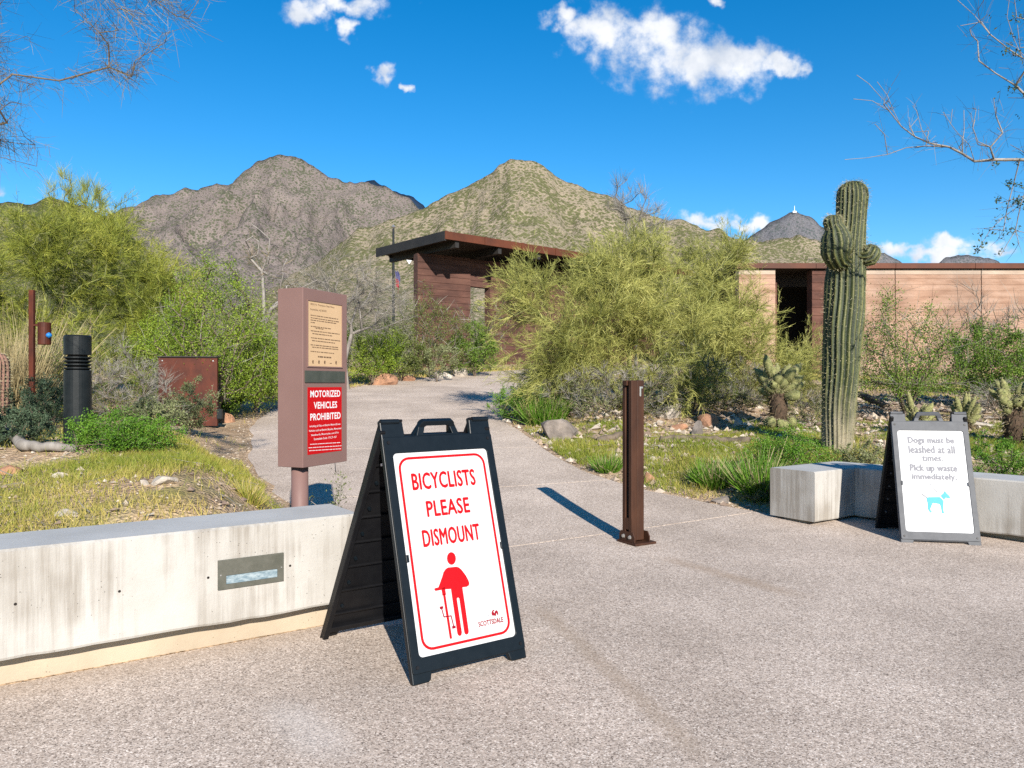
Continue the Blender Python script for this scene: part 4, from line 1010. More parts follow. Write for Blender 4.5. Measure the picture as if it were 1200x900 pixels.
# ------------------------------------------------------------------ plants: skeletons, twigs, leaves
def frusta(P0, P1, R0, R1, n=5):
    P0 = np.asarray(P0, float); P1 = np.asarray(P1, float); R0 = np.asarray(R0, float); R1 = np.asarray(R1, float)
    T = P1 - P0; L = np.linalg.norm(T, axis=1, keepdims=True); T = T / np.maximum(L, 1e-9)
    ref = np.where(np.abs(T[:, 2:3]) < .9, np.array([[0, 0, 1.0]]), np.array([[1.0, 0, 0]])); A = np.cross(T, ref); A /= np.linalg.norm(A, axis=1, keepdims=True); B = np.cross(T, A)
    an = np.arange(n) * 2 * np.pi / n; ring = A[:, None, :] * np.cos(an)[None, :, None] + B[:, None, :] * np.sin(an)[None, :, None]
    V = np.concatenate([P0[:, None] + ring * R0[:, None, None], (P1 + T * R1[:, None] * .3)[:, None] + ring * R1[:, None, None]], 1)
    k = np.arange(n); f = np.stack([k, (k + 1) % n, n + (k + 1) % n, n + k], 1)
    Fa = f[None] + (np.arange(len(P0)) * 2 * n)[:, None, None]
    return V.reshape(-1, 3), Fa.reshape(-1, 4)


def ribbons(P, D, L, W, rng, bend=.25, taper=.35):
    """thin tapering twigs: two quads each, bent once"""
    n = len(P); D = D / np.maximum(np.linalg.norm(D, axis=1, keepdims=True), 1e-9)
    S = np.cross(D, rng.normal(size=(n, 3))); S /= np.maximum(np.linalg.norm(S, axis=1, keepdims=True), 1e-9)
    Lc = L[:, None]; Wc = W[:, None]; b = rng.normal(size=(n, 3)) * bend * Lc * .5
    Mi = P + D * Lc * .5 + b * .5; E = P + D * Lc + b * 1.4
    V = np.stack([P - S * Wc * .5, P + S * Wc * .5, Mi + S * Wc * .42, Mi - S * Wc * .42, E + S * Wc * .5 * taper, E - S * Wc * .5 * taper], 1)
    f = np.array([[0, 1, 2, 3], [3, 2, 4, 5]]); Fa = f[None] + (np.arange(n) * 6)[:, None, None]
    return V.reshape(-1, 3), Fa.reshape(-1, 4)


def leaves(P, size, rng, aspect=.55, D=None, updir=.3):
    """small pointed leaves, one folded pair of triangles as a quad"""
    n = len(P)
    D = rng.normal(size=(n, 3)) + np.array([0, 0, updir]) if D is None else D + rng.normal(size=(n, 3)) * .6
    D /= np.maximum(np.linalg.norm(D, axis=1, keepdims=True), 1e-9)
    S = np.cross(D, rng.normal(size=(n, 3))); S /= np.maximum(np.linalg.norm(S, axis=1, keepdims=True), 1e-9); Nn = np.cross(D, S)
    s = size[:, None]
    V = np.stack([P, P + D * s * .5 + S * s * aspect * .5 + Nn * s * .08, P + D * s, P + D * s * .5 - S * s * aspect * .5 + Nn * s * .08], 1)
    Fa = np.arange(n * 4).reshape(n, 4); return V.reshape(-1, 3), Fa


def lobes_sample(rng, lobes, n, hollow=.35):
    """points in a union of ellipsoids, denser to the outside"""
    w = np.array([a[1][0] * a[1][1] * a[1][2] for a in lobes]) ** .8; w /= w.sum(); ch = rng.choice(len(lobes), n, p=w)
    d = rng.normal(size=(n, 3)); d /= np.linalg.norm(d, axis=1, keepdims=True); r = rng.uniform(hollow ** 3, 1, n) ** (1 / 3)
    C = np.array([a[0] for a in lobes])[ch]; R = np.array([a[1] for a in lobes])[ch]
    return C + d * r[:, None] * R


def skeleton(rng, roots, targets, step=.25, wpath=.25, sag=.12, wig=.10):
    """roots: list of polylines (first one starts at the base); each target grows from the best existing node"""
    pos = []; par = []; plen = []
    for pl in roots:
        last = -1
        for p in pl:
            p = np.array(p, float)
            if last < 0 and pos:
                dd = np.linalg.norm(np.array(pos) - p, axis=1); j = int(np.argmin(dd))
                if dd[j] < .03: last = j; continue
            pos.append(p); par.append(last); plen.append(0 if last < 0 else plen[last] + np.linalg.norm(p - pos[last])); last = len(pos) - 1
    base = pos[0]; order = np.argsort(np.linalg.norm(targets - base, axis=1)); ends = []
    buf = np.zeros((len(pos) + len(targets) * 16, 3)); pl_ = np.zeros(len(buf)); n = len(pos); buf[:n] = pos; pl_[:n] = plen; par = list(par) + [0] * (len(buf) - n)
    for i in order:
        t = targets[i]; d = np.linalg.norm(buf[:n] - t, axis=1); below = np.maximum(buf[:n, 2] - t[2], 0)
        j = int(np.argmin(d + wpath * pl_[:n] + .5 * below)); L = d[j]; k = int(min(12, max(1, round(L / step)))); a = buf[j].copy(); prev = j
        side = rng.normal(size=3) * wig * L
        for q in range(1, k + 1):
            s = q / k; p = a + (t - a) * s + side * math.sin(PI * s) + np.array([0, 0, sag * L * math.sin(PI * s)])
            buf[n] = p; par[n] = prev; pl_[n] = pl_[prev] + np.linalg.norm(p - buf[prev]); prev = n; n += 1
        ends.append(prev)
    par = np.array(par[:n]); P = buf[:n]
    cnt = np.zeros(n); cnt[ends] = 1
    for q in range(n - 1, 0, -1):
        if par[q] >= 0: cnt[par[q]] += cnt[q]
    return P, par, np.maximum(cnt, 1), np.array(ends)


def skel_mesh(P, par, cnt, rtip, pw=.45, rmax=.3, n=5, flare=None):
    c = np.nonzero(par >= 0)[0]; r = np.minimum(rtip * cnt ** pw, rmax)
    return frusta(P[par[c]], P[c], np.minimum(r[par[c]], r[c] * 1.35), r[c], n)


def join(parts):
    V = []; Fa = []; o = 0
    for v, f in parts: V.append(v); Fa.append(f + o); o += len(v)
    return np.concatenate(V), np.concatenate(Fa)


def ztint(P, rng, k, lo=.1, hi=.95):
    return np.repeat(np.clip(rng.normal(.5, .2, len(P)), lo, hi), k)


def tree(name, label, base, lobes, ntar, trunk, bark, twig_m, seed, ntwig=40, tl=(.18, .42), tw=.006, rtip=.006, up=.35, outward=.6, cat='tree', group=None, crown='crown', droop=0, feather=0, fl=(.3, .8), pw=.45, hollow=.35, wpath=.25, along=6, gap=.0, sag=.12):
    rng = np.random.default_rng(seed); base = np.array(base, float)
    T = lobes_sample(rng, lobes, ntar, hollow); T = T[T[:, 2] > ground(T[:, 0], T[:, 1]) + .12]
    if gap > 0:
        keep = fbm(T[:, 0] * .9 + seed, T[:, 2] * .9 + T[:, 1] * .6, seed, 3) > -gap; T = T[keep]
    P, par, cnt, ends = skeleton(rng, trunk, T, wpath=wpath, sag=sag)
    root = thing(name, label, cat, tuple(base), group)
    V, Fa = skel_mesh(P, par, cnt, rtip, pw); npmesh('trunk', V, Fa, bark, root, smooth=True)
    ctr = np.mean([l[0] for l in lobes], axis=0)
    if feather:
        # arching branchlets at every branch end, each carrying fine twigs along its length
        E = np.repeat(ends, feather); back = rng.integers(0, 4, len(E)); node = E.copy()
        for q in range(3): node = np.where((back > q) & (par[node] >= 0), par[node], node)
        pr = np.where(par[node] >= 0, par[node], node); D0 = P[node] - P[pr]; D0 /= np.maximum(np.linalg.norm(D0, axis=1, keepdims=True), 1e-6)
        O_ = P[node] - ctr; O_ /= np.maximum(np.linalg.norm(O_, axis=1, keepdims=True), 1e-6); nb = len(E)
        D0 = D0 * .7 + O_ * outward + rng.normal(size=(nb, 3)) * .55 + np.array([0, 0, up]); D0 /= np.linalg.norm(D0, axis=1, keepdims=True)
        Lb = rng.uniform(fl[0], fl[1], nb); dr_ = rng.uniform(-.1, .55, nb)
        cur = lambda i, t: P[node[i]] + D0[i] * (Lb[i] * t)[:, None] - np.array([0, 0, 1.0]) * (dr_[i] * Lb[i] * t * t)[:, None]
        i0 = np.arange(nb); a0 = []
        for t0, t1 in ((0, .35), (.35, .7), (.7, 1)):
            a = cur(i0, np.full(nb, t0)); b = cur(i0, np.full(nb, t1)); a0.append(ribbons(a, b - a, np.linalg.norm(b - a, axis=1), np.full(nb, tw * (1.7 - t0)), rng, .02, .9))
        V, Fa = join(a0); npmesh('branchlets', V, Fa, twig_m, root, tint=np.tile(np.repeat(rng.uniform(.0, .4, nb), 6), 3))
        i1 = np.repeat(i0, ntwig); t = rng.uniform(.1, 1, len(i1)); S = cur(i1, t); tan = cur(i1, np.minimum(t + .1, 1.1)) - S; tan /= np.maximum(np.linalg.norm(tan, axis=1, keepdims=True), 1e-6)
        D = tan + rng.normal(size=S.shape) * .5 + np.array([0, 0, .12]); L = rng.uniform(tl[0], tl[1], len(S)) * (1.15 - .5 * t); V, Fa = ribbons(S, D, L, rng.uniform(.7, 1.2, len(S)) * tw, rng)
        ti = np.clip(.5 + 1.0 * fbm(S[:, 0] * 1.3, S[:, 2] * 1.3 + S[:, 1], seed + 3, 3) + np.repeat(rng.normal(0, .16, nb), ntwig) + rng.normal(0, .1, len(S)), 0, 1)
        npmesh(crown, V, Fa, twig_m, root, tint=np.repeat(ti, 6)); return root, P, par, ends
    # twigs from the last nodes of each branch
    src = []; dr = []
    for s in range(along):
        cur = ends
        node = ends.copy()
        for _ in range(s // 2): node = np.where(par[node] >= 0, par[node], node)
        pr = np.where(par[node] >= 0, par[node], node); f = rng.uniform(0, 1, len(node))[:, None]
        src.append(P[pr] * (1 - f) + P[node] * f); dr.append(P[node] - P[pr])
    S = np.concatenate(src); D = np.concatenate(dr); D /= np.maximum(np.linalg.norm(D, axis=1, keepdims=True), 1e-6)
    reps = max(1, int(ntwig / along)); S = np.repeat(S, reps, 0); D = np.repeat(D, reps, 0); n = len(S)
    S = S + rng.normal(size=(n, 3)) * .03
    O_ = S - ctr; O_ /= np.maximum(np.linalg.norm(O_, axis=1, keepdims=True), 1e-6)
    D = D * .5 + O_ * outward + rng.normal(size=(n, 3)) * .55 + np.array([0, 0, up - droop])
    L = rng.uniform(tl[0], tl[1], n); Wd = rng.uniform(.6, 1.2, n) * tw
    V, Fa = ribbons(S, D, L, Wd, rng)
    clump = np.repeat(np.clip(.5 + .9 * fbm(S[:, 0] * 1.6, S[:, 2] * 1.6 + S[:, 1], seed + 3, 3) + rng.normal(0, .17, n), 0, 1), 6)
    npmesh(crown, V, Fa, twig_m, root, tint=clump)
    return root, P, par, ends


def stems_from(rng, base, n, reach, height, bend=.3, pts=4):
    """splayed stems from one base: list of polylines"""
    out = []
    for i in range(n):
        a = 2 * PI * (i + rng.uniform(-.3, .3)) / n; r = reach * rng.uniform(.5, 1); h = height * rng.uniform(.6, 1)
        out.append([(base[0], base[1], base[2] - .08)] + [(base[0] + math.cos(a) * r * (t ** 1.3), base[1] + math.sin(a) * r * (t ** 1.3), base[2] + h * t) for t in np.linspace(1 / pts, 1, pts)])
    return out


def shrub(name, label, px, d, wpx, top_py, leafm, seed, nl=9000, ls=.028, stem_m=None, ntar=160, nst=7, cat='shrub', bz=None, depth=.8, bare=.0, aspect=.55, low=.12, group=None, vary=.4, spread=.055, wisps=0, clear=0.0):
    rng = np.random.default_rng(seed); x = (px - 600) / F * d; z = gz(x, d) if bz is None else bz
    w = wpx / F * d / 2; top = EYE + (450 - top_py) / F * d; h = top - z
    base = np.array([x, d, z]); root = thing(name, label, cat, tuple(base), group)
    # targets: upright fan, uneven top
    n = ntar; a = rng.uniform(0, 2 * PI, n); rr = np.sqrt(rng.uniform(0, 1, n)); hh = rng.uniform(low, 1, n) ** .8
    prof = np.clip(.45 + .75 * np.sin(np.clip(hh, 0, 1) * PI * .82), .1, 1.15)
    lump = 1 + vary * 2.2 * fbm(np.cos(a) * 1.7 + seed, np.sin(a) * 1.7 + hh * 2, seed, 3)
    T = np.stack([x + np.cos(a) * rr * w * prof * lump, d + np.sin(a) * rr * w * depth * prof * lump, z + h * hh * (1 - .30 * rr ** 2) * (.82 + .36 * vnoise(a * 1.9, rr * 2, seed))], 1)
    T[:, 2] = np.maximum(T[:, 2], z + clear * h)
    P, par, cnt, ends = skeleton(rng, stems_from(rng, base, nst, w * .55, h * .5), T, wpath=.35, step=.2)
    V, Fa = skel_mesh(P, par, cnt, max(.0022, .0018 * h), .42); npmesh('stems', V, Fa, stem_m or M['bark'], root, smooth=True)
    pr = np.where(par[ends] >= 0, par[ends], ends)
    k = max(1, int(nl / len(ends))); f = rng.uniform(-.35, 1.2, len(ends) * k)[:, None]
    S = np.repeat(P[pr], k, 0) * (1 - f) + np.repeat(P[ends], k, 0) * f
    sp = spread * max(.5, h) * np.repeat(rng.uniform(.35, 1.0, len(ends)), k)[:, None]
    S = S + rng.normal(size=S.shape) * sp * np.array([.8, .8, .9])
    S[:, 2] = np.maximum(S[:, 2], z + .02)
    if bare > 0: S = S[np.repeat(rng.uniform(0, 1, len(ends)) > bare, k)]
    V, Fa = leaves(S, rng.uniform(.6, 1.25, len(S)) * ls, rng, aspect)
    ti = np.clip(.48 + .9 * fbm(S[:, 0] * 3, S[:, 2] * 3 + S[:, 1] * 2, seed + 5, 3) + rng.normal(0, .17, len(S)), 0, 1)
    npmesh('foliage', V, Fa, leafm, root, tint=np.repeat(ti, 4))
    if wisps:
        q = rng.integers(0, len(ends), wisps); D = P[ends[q]] - P[pr[q]]; D = D / np.maximum(np.linalg.norm(D, axis=1, keepdims=True), 1e-6) + rng.normal(size=(wisps, 3)) * .45 + np.array([0, 0, .3])
        V, Fa = ribbons(P[ends[q]], D, rng.uniform(.12, .4, wisps) * max(.5, h * .5), np.full(wisps, max(.004, d * .00045)), rng)
        tag(npmesh('twigs', V, Fa, M['twig_grey'], root, tint=ztint(np.zeros(wisps), rng, 6)), kind='stuff')
    return root


# --- palo verde trees ------------------------------------------------
def lob(px, py, d, rx, ry, rz): return (np.array(ray(px, py, d)), np.array([rx / F * d, ry, rz / F * d]))


d0 = 15.6; bx0 = (742 - 600) / F * d0; bz0 = gz(bx0, d0)
trk = [[(bx0, d0, bz0 - .1), (bx0 - .02, d0, bz0 + .5), (bx0 - .10, d0 - .05, bz0 + 1.1), (bx0 - .02, d0 - .1, bz0 + 1.9), (bx0 - .12, d0 - .1, bz0 + 2.6), (bx0 - .35, d0, bz0 + 3.3)],
       [(bx0 - .02, d0, bz0 + .5), (bx0 + .5, d0 - .3, bz0 + 1.1), (bx0 + 1.1, d0 - .4, bz0 + 1.8), (bx0 + 1.6, d0 - .3, bz0 + 2.4)],
       [(bx0, d0, bz0 - .1), (bx0 - .6, d0 - .4, bz0 + .7), (bx0 - 1.4, d0 - .5, bz0 + 1.4), (bx0 - 1.9, d0 - .4, bz0 + 1.9)]]
tree('palo_verde', 'wide yellow-green palo verde tree beside the path right of the pavilion', (bx0, d0, bz0),
     [lob(650, 368, 15.4, 60, 1.3, 58), lob(622, 330, 15.4, 40, .9, 26), lob(690, 400, 15.0, 88, 1.6, 62), lob(740, 345, 15.8, 60, 1.3, 60), lob(640, 425, 15.3, 50, 1.0, 40), lob(748, 288, 15.8, 40, .9, 18), lob(775, 440, 15.0, 80, 1.4, 38), lob(690, 445, 14.9, 80, 1.2, 34), lob(700, 325, 15.5, 56, 1.2, 34), lob(790, 370, 15.4, 56, 1.3, 56), lob(690, 350, 15.2, 60, 1.2, 60), lob(615, 360, 15.3, 34, .9, 46), lob(610, 420, 15.3, 30, .8, 40)],
     760, trk, M['pv_bark'], M['paloverde'], 101, ntwig=25, tl=(.10, .24), tw=.0060, rtip=.0045, up=.22, gap=.06, outward=.22, feather=7)
d1 = 17.0; bx1_ = (852 - 600) / F * d1; bz1 = gz(bx1_, d1)
tree('palo_verde', 'broad olive-green palo verde tree between the first one and the saguaro', (bx1_, d1, bz1),
     [lob(820, 345, 17, 50, 1.3, 46), lob(885, 420, 16.4, 68, 1.3, 46), lob(820, 400, 16.6, 64, 1.4, 60), lob(835, 304, 17, 50, 1.1, 18), lob(928, 436, 16.2, 38, 1.0, 42), lob(800, 340, 17, 40, 1.2, 46), lob(856, 380, 16.6, 50, 1.4, 46), lob(936, 385, 16.8, 26, .8, 40), lob(870, 300, 17, 26, .8, 14)],
     520, [[(bx1_, d1, bz1 - .1), (bx1_ + .1, d1, bz1 + .6), (bx1_ - .1, d1, bz1 + 1.4), (bx1_ + .1, d1, bz1 + 2.3)], [(bx1_ + .1, d1, bz1 + .6), (bx1_ + .6, d1 - .3, bz1 + 1.3), (bx1_ + 1.0, d1 - .3, bz1 + 1.9)]],
     M['pv_bark'], M['paloverde'], 102, ntwig=25, tl=(.10, .24), tw=.0060, rtip=.0045, up=.2, gap=.06, outward=.22, feather=7)
# feathery bare top behind it
d2 = 19.5; x2 = (742 - 600) / F * d2; z2 = gz(x2, d2)
tree('bare_tree', 'sparse grey feathery treetop rising behind the wide palo verde', (x2, d2, z2), [lob(738, 232, d2, 30, .6, 26), lob(760, 262, d2, 40, .7, 20)], 70,
     [[(x2, d2, z2 - .1), (x2 + .1, d2, z2 + 1.5), (x2, d2, z2 + 3.0)]], M['dead'], M['twig_grey'], 103, ntwig=24, tl=(.15, .4), tw=.007, rtip=.005, up=.6)
for i, (px, d, lbl, lb, mt, nt, sd_) in enumerate([
    (52, 17.0, 'tall golden palo verde tree at the left edge behind the rusty marker post', [lob(30, 330, 17, 70, 1.6, 74), lob(88, 310, 17, 56, 1.3, 62), lob(60, 262, 17, 40, .9, 30), lob(-20, 290, 17, 50, 1.2, 44), lob(70, 400, 16.5, 74, 1.3, 40)], 'paloverde_y', 460, 111),
    (162, 19.0, 'golden green palo verde tree left of the deep green creosote', [lob(150, 312, 19, 58, 1.4, 62), lob(195, 350, 18.6, 44, 1.2, 50), lob(150, 392, 18.4, 66, 1.3, 40), lob(128, 268, 19, 28, .8, 26)], 'paloverde_y', 360, 112),
    (-70, 15.0, 'yellowish palo verde mostly outside the left edge', [lob(-70, 330, 15, 70, 1.4, 80), lob(-60, 410, 15, 76, 1.2, 40)], 'paloverde_y', 150, 113)]):
    x = (px - 600) / F * d; z = gz(x, d)
    tree('palo_verde', lbl, (x, d, z), lb, nt, [[(x, d, z - .1), (x + .08, d, z + .7), (x - .05, d, z + 1.6), (x + .05, d, z + 2.6)], [(x + .08, d, z + .7), (x + .7, d - .2, z + 1.4), (x + 1.1, d - .2, z + 2.1)], [(x, d, z - .1), (x - .5, d - .2, z + .8), (x - 1.0, d - .2, z + 1.8)]],
         M['pv_bark'], M[mt], sd_, ntwig=23, tl=(.10, .26), tw=.0070, rtip=.0045, up=.3, gap=.06, outward=.22, feather=7)
# feathery tops sticking out over the left hill
for px, top, sd_ in ((72, 205, 121), (106, 212, 122)):
    d = 23; x = (px - 600) / F * d; z = gz(x, d)
    tree('feathery_tree', 'thin feathery treetop over the green hill, %s of two' % ('left' if px < 90 else 'right'), (x, d, z), [lob(px, top + 30, d, 17, .5, 32)], 45, [[(x, d, z - .1), (x, d, z + 2), (x + .1, d, z + 3.6)]], M['bark'], M['paloverde_y'], sd_, ntwig=30, tl=(.2, .5), tw=.008, rtip=.005, up=.7)

# --- creosote and other shrubs, left and middle -----------------------
shrub('creosote_bush', 'large deep green creosote bush left of the mauve box sign', 252, 15.0, 124, 306, M['creosote'], 201, 30000, .038, ntar=360, clear=.05, wisps=300)
shrub('creosote_bush', 'smaller green creosote bush between the big one and the golden palo verde', 196, 16.4, 78, 352, M['creosote'], 202, 17000, .040, ntar=220, wisps=150)
shrub('creosote_bush', 'green creosote bush close against the left side of the box sign', 300, 16.5, 66, 366, M['creosote'], 203, 18000, .040, ntar=220, wisps=150)
shrub('creosote_bush', 'dark low creosote bush at the rusty panel right edge', 268, 16.0, 60, 410, M['creosote_d'], 204, 9000, .042, ntar=90)
shrub('creosote_bush', 'green creosote bush just right of the box sign', 436, 23.5, 66, 366, M['creosote'], 205, 14000, .052, ntar=190, wisps=150)
shrub('creosote_bush', 'wispy olive creosote bush in front of the pavilion wall', 505, 26.5, 84, 338, M['creosote_o'], 206, 13000, .05, ntar=230, wisps=300, bare=.15)
shrub('creosote_bush', 'bright green bush at the pavilion foot beside the path bend', 556, 27.0, 62, 378, M['creosote_d'], 207, 12000, .055, ntar=180)
shrub('creosote_bush', 'low olive shrub on the far edge of the path', 470, 25.0, 62, 384, M['creosote_o'], 208, 11000, .052, ntar=110, wisps=150)
shrub('creosote_bush', 'thin leggy shrub rising against the pavilion gap', 560, 28.6, 56, 345, M['creosote_o'], 209, 2200, .05, ntar=90, wisps=260, bare=.3)
shrub('brittlebush', 'pale grey-green low bush at the far path edge', 512, 24.6, 44, 398, M['brittle'], 210, 2600, .05, ntar=60)
shrub('bare_shrub', 'leafless brown twiggy shrub behind the black bollard light', 152, 12.6, 92, 408, M['twig_grey'], 211, 60, .02, ntar=130, wisps=1800)
shrub('brittlebush', 'grey-green bush in front of the rusty panel, right one', 222, 11.6, 54, 444, M['brittle'], 212, 5200, .034, ntar=80, wisps=80)
shrub('brittlebush', 'grey-green bush in front of the rusty panel, left one', 176, 10.2, 72, 462, M['brittle'], 213, 5200, .032, ntar=90, wisps=80)
shrub('leafy_weed', 'bright green leafy mound at the foot of the black bollard light', 140, 7.3, 112, 484, M['weed'], 214, 15000, .020, ntar=170, nst=10, cat='plant', spread=.13)
shrub('dusky_shrub', 'dusky green bush left of the black bollard light', 62, 9.4, 66, 436, M['dusky'], 215, 7000, .028, ntar=100)
shrub('dusky_shrub', 'dark shrub low at the left edge above the fallen branch', 18, 7.7, 92, 478, M['dusky'], 216, 9000, .024, ntar=110)
shrub('dusky_shrub', 'dark shrub around the foot of the rusty marker post', 22, 11.2, 74, 448, M['dusky'], 217, 6000, .03, ntar=90)
shrub('creosote_bush', 'scraggly dark green shrub behind the rust coloured canister', 60, 13.6, 60, 380, M['creosote_d'], 218, 3500, .034, ntar=90, wisps=150, bare=.2)
shrub('creosote_bush', 'olive scrub between bollard light and rusty panel far behind', 128, 15.2, 90, 404, M['creosote_o'], 219, 6500, .036, ntar=110, wisps=400)
shrub('twiggy_weed', 'small twiggy weed growing behind the wall beside the sign post', 391, 5.75, 46, 546, M['brittle'], 220, 240, .026, ntar=22, nst=6, cat='plant', bz=.12, stem_m=M['dead'], spread=.05)

# tall dry straw clump at the left edge
def bunch(name, label, px, d, wpx, top_py, m, seed, n=1400, cat='grass clump', wd=.008, splay=.5):
    rng = np.random.default_rng(seed); x = (px - 600) / F * d; z = gz(x, d); w = wpx / F * d / 2; h = EYE + (450 - top_py) / F * d - z
    a = rng.uniform(0, 2 * PI, n); r = np.sqrt(rng.uniform(0, 1, n))
    P = np.stack([x + np.cos(a) * r * w * .6, d + np.sin(a) * r * w * .6, np.zeros(n)], 1); P[:, 2] = ground(P[:, 0], P[:, 1])
    D = np.stack([np.cos(a) * r * splay, np.sin(a) * r * splay, np.ones(n)], 1) + rng.normal(size=(n, 3)) * .16
    V, Fa = ribbons(P, D, h * rng.uniform(.45, 1.05, n), np.full(n, wd), rng, .25, .2)
    t = ztint(np.zeros(n), rng, 6); root = thing(name, label, cat, (x, d, z)); npmesh('blades', V, Fa, m, root, tint=t)
    n2 = n // 5; i = rng.integers(0, n, n2); V, Fa = ribbons(P[i], D[i], h * rng.uniform(.7, 1.1, n2), np.full(n2, wd * .6), rng, .3, .6)
    npmesh('seed_stalks', V, Fa, M['straw'], root, tint=ztint(np.zeros(n2), rng, 6)); return root
bunch('dry_bunch_grass', 'tall straw coloured dry grass at the left edge behind the marker post', 14, 13.2, 66, 384, M['straw'], 231, 2200, wd=.011)
bunch('green_tuft', 'green grass tuft at the right side of the far path', 640, 14.6, 70, 462, M['weed'], 232, 1500, wd=.010)
bunch('green_tuft', 'bright green grass tuft at the path edge left of the post', 712, 10.2, 44, 532, M['weed'], 233, 500, wd=.009, splay=.9)
bunch('green_tuft', 'lush green blades along the path right of the post', 838, 9.1, 70, 540, M['weed'], 234, 1300, wd=.010, splay=.7)
bunch('green_tuft', 'green blades left of the short seat wall corner', 890, 8.5, 50, 536, M['weed'], 235, 800, wd=.010, splay=.7)
bunch('green_tuft', 'long pale green blades near the left path edge by the wall', 292, 6.4, 36, 566, M['grass'], 236, 220, wd=.007, splay=.9)

# bare silvery trees behind the box sign
d = 19; x = (318 - 600) / F * d; z = gz(x, d)
def pxl(pts, d): return [tuple(ray(px, py, d + dd)) for px, py, dd in pts]
tree('dead_tree', 'silvery dead tree with a forked crooked top behind the box sign', (x, d, z), [lob(300, 290, d, 14, .4, 16), lob(322, 310, d, 16, .4, 18), lob(345, 345, d, 22, .5, 16)], 46,
     [[(x, d, z - .1)] + pxl([(310, 380, 0), (309, 345, 0), (307, 318, 0), (315, 296, .1), (316, 280, .1), (305, 270, .1), (294, 262, .1)], d), pxl([(310, 380, 0), (318, 362, -.2), (335, 352, -.3), (352, 338, -.3), (372, 328, -.3)], d), pxl([(310, 380, 0), (296, 368, .2), (282, 358, .2)], d)],
     M['dead'], M['twig_dark'], 131, ntwig=10, tl=(.12, .35), tw=.010, rtip=.012, up=.1, along=4)
d = 22; x = (408 - 600) / F * d; z = gz(x, d)
tree('bare_shrub_tree', 'grey leafless tangled tree right behind the box sign', (x, d, z), [lob(395, 330, d, 56, 1.3, 34), lob(440, 352, d, 40, 1.1, 40), lob(370, 345, d, 36, 1, 26)], 260,
     [[(x, d, z - .1), (x - .1, d, z + .8), (x + .1, d, z + 1.6)], [(x - .1, d, z + .8)] + pxl([(385, 340, 0), (362, 322, 0), (352, 312, 0)], d)], M['dead'], M['twig_grey'], 132, ntwig=20, tl=(.18, .5), tw=.007, rtip=.005, up=.0, droop=.1)

# --- shrubs, right ------------------------------------------------------
shrub('creosote_bush', 'upright green creosote bush right of the saguaro', 1062, 14.2, 112, 340, M['creosote_d'], 241, 17000, .036, ntar=190, nst=22, wisps=600, bare=.05, clear=.28, spread=.075)
shrub('creosote_bush', 'broad green creosote bush at the right edge before the pink wall', 1165, 15.4, 116, 376, M['creosote_d'], 242, 26000, .040, ntar=320, wisps=300, clear=.12)
shrub('bare_shrub', 'small bare dark shrub against the pink wall', 1140, 19.0, 62, 332, M['twig_dark'], 243, 40, .02, ntar=80, wisps=420)
shrub('bare_shrub', 'brown bare brush below the pink wall at far right', 1192, 18.0, 70, 348, M['creosote_o'], 244, 900, .03, ntar=90, wisps=700, bare=.3)
shrub('bare_shrub', 'low grey tangle of twigs under the creosote bushes', 1175, 14.0, 90, 446, M['twig_grey'], 245, 40, .02, ntar=90, wisps=1300)
shrub('leafy_weed', 'deep green leafy weed bed beside the seat wall end', 918, 9.0, 92, 506, M['weed'], 246, 15000, .021, ntar=180, nst=10, cat='plant', spread=.14)
shrub('leafy_weed', 'green weeds behind the right end of the seat wall', 1178, 8.2, 96, 508, M['weed'], 247, 7000, .022, ntar=110, nst=8, cat='plant')
shrub('dusky_shrub', 'low dusky weeds between saguaro foot and dog sign', 1008, 9.5, 62, 512, M['brittle'], 248, 4200, .022, ntar=80, cat='plant')
shrub('leafy_weed', 'green bush where the path bends by the palo verde', 612, 15.0, 66, 446, M['weed'], 249, 8500, .032, ntar=120, cat='plant')
shrub('brittlebush', 'grey-green understory bush below the wide palo verde', 672, 14.6, 84, 438, M['brittle'], 250, 5500, .034, ntar=100, wisps=200)
shrub('bare_shrub', 'grey twiggy underbrush at the foot of the wide palo verde', 720, 14.2, 150, 428, M['scrub'], 251, 2600, .034, ntar=150, wisps=2400)
shrub('creosote_bush', 'dark green shrub below the palo verdes left of the cholla', 812, 14.6, 110, 410, M['creosote_o'], 252, 8000, .034, ntar=140, wisps=900)
shrub('bare_shrub', 'dense grey twiggy shrub left behind the cholla', 872, 15.0, 90, 420, M['scrub'], 253, 3000, .034, ntar=120, wisps=1500)
shrub('pale_weed', 'whitish fluffy weed at the corner of the seat wall', 884, 8.35, 36, 560, M['brittle'], 254, 1500, .020, ntar=40, cat='plant')
shrub('dusky_shrub', 'brownish brush around the saguaro base behind the weeds', 950, 13.6, 70, 452, M['scrub'], 255, 2200, .03, ntar=80, wisps=700)

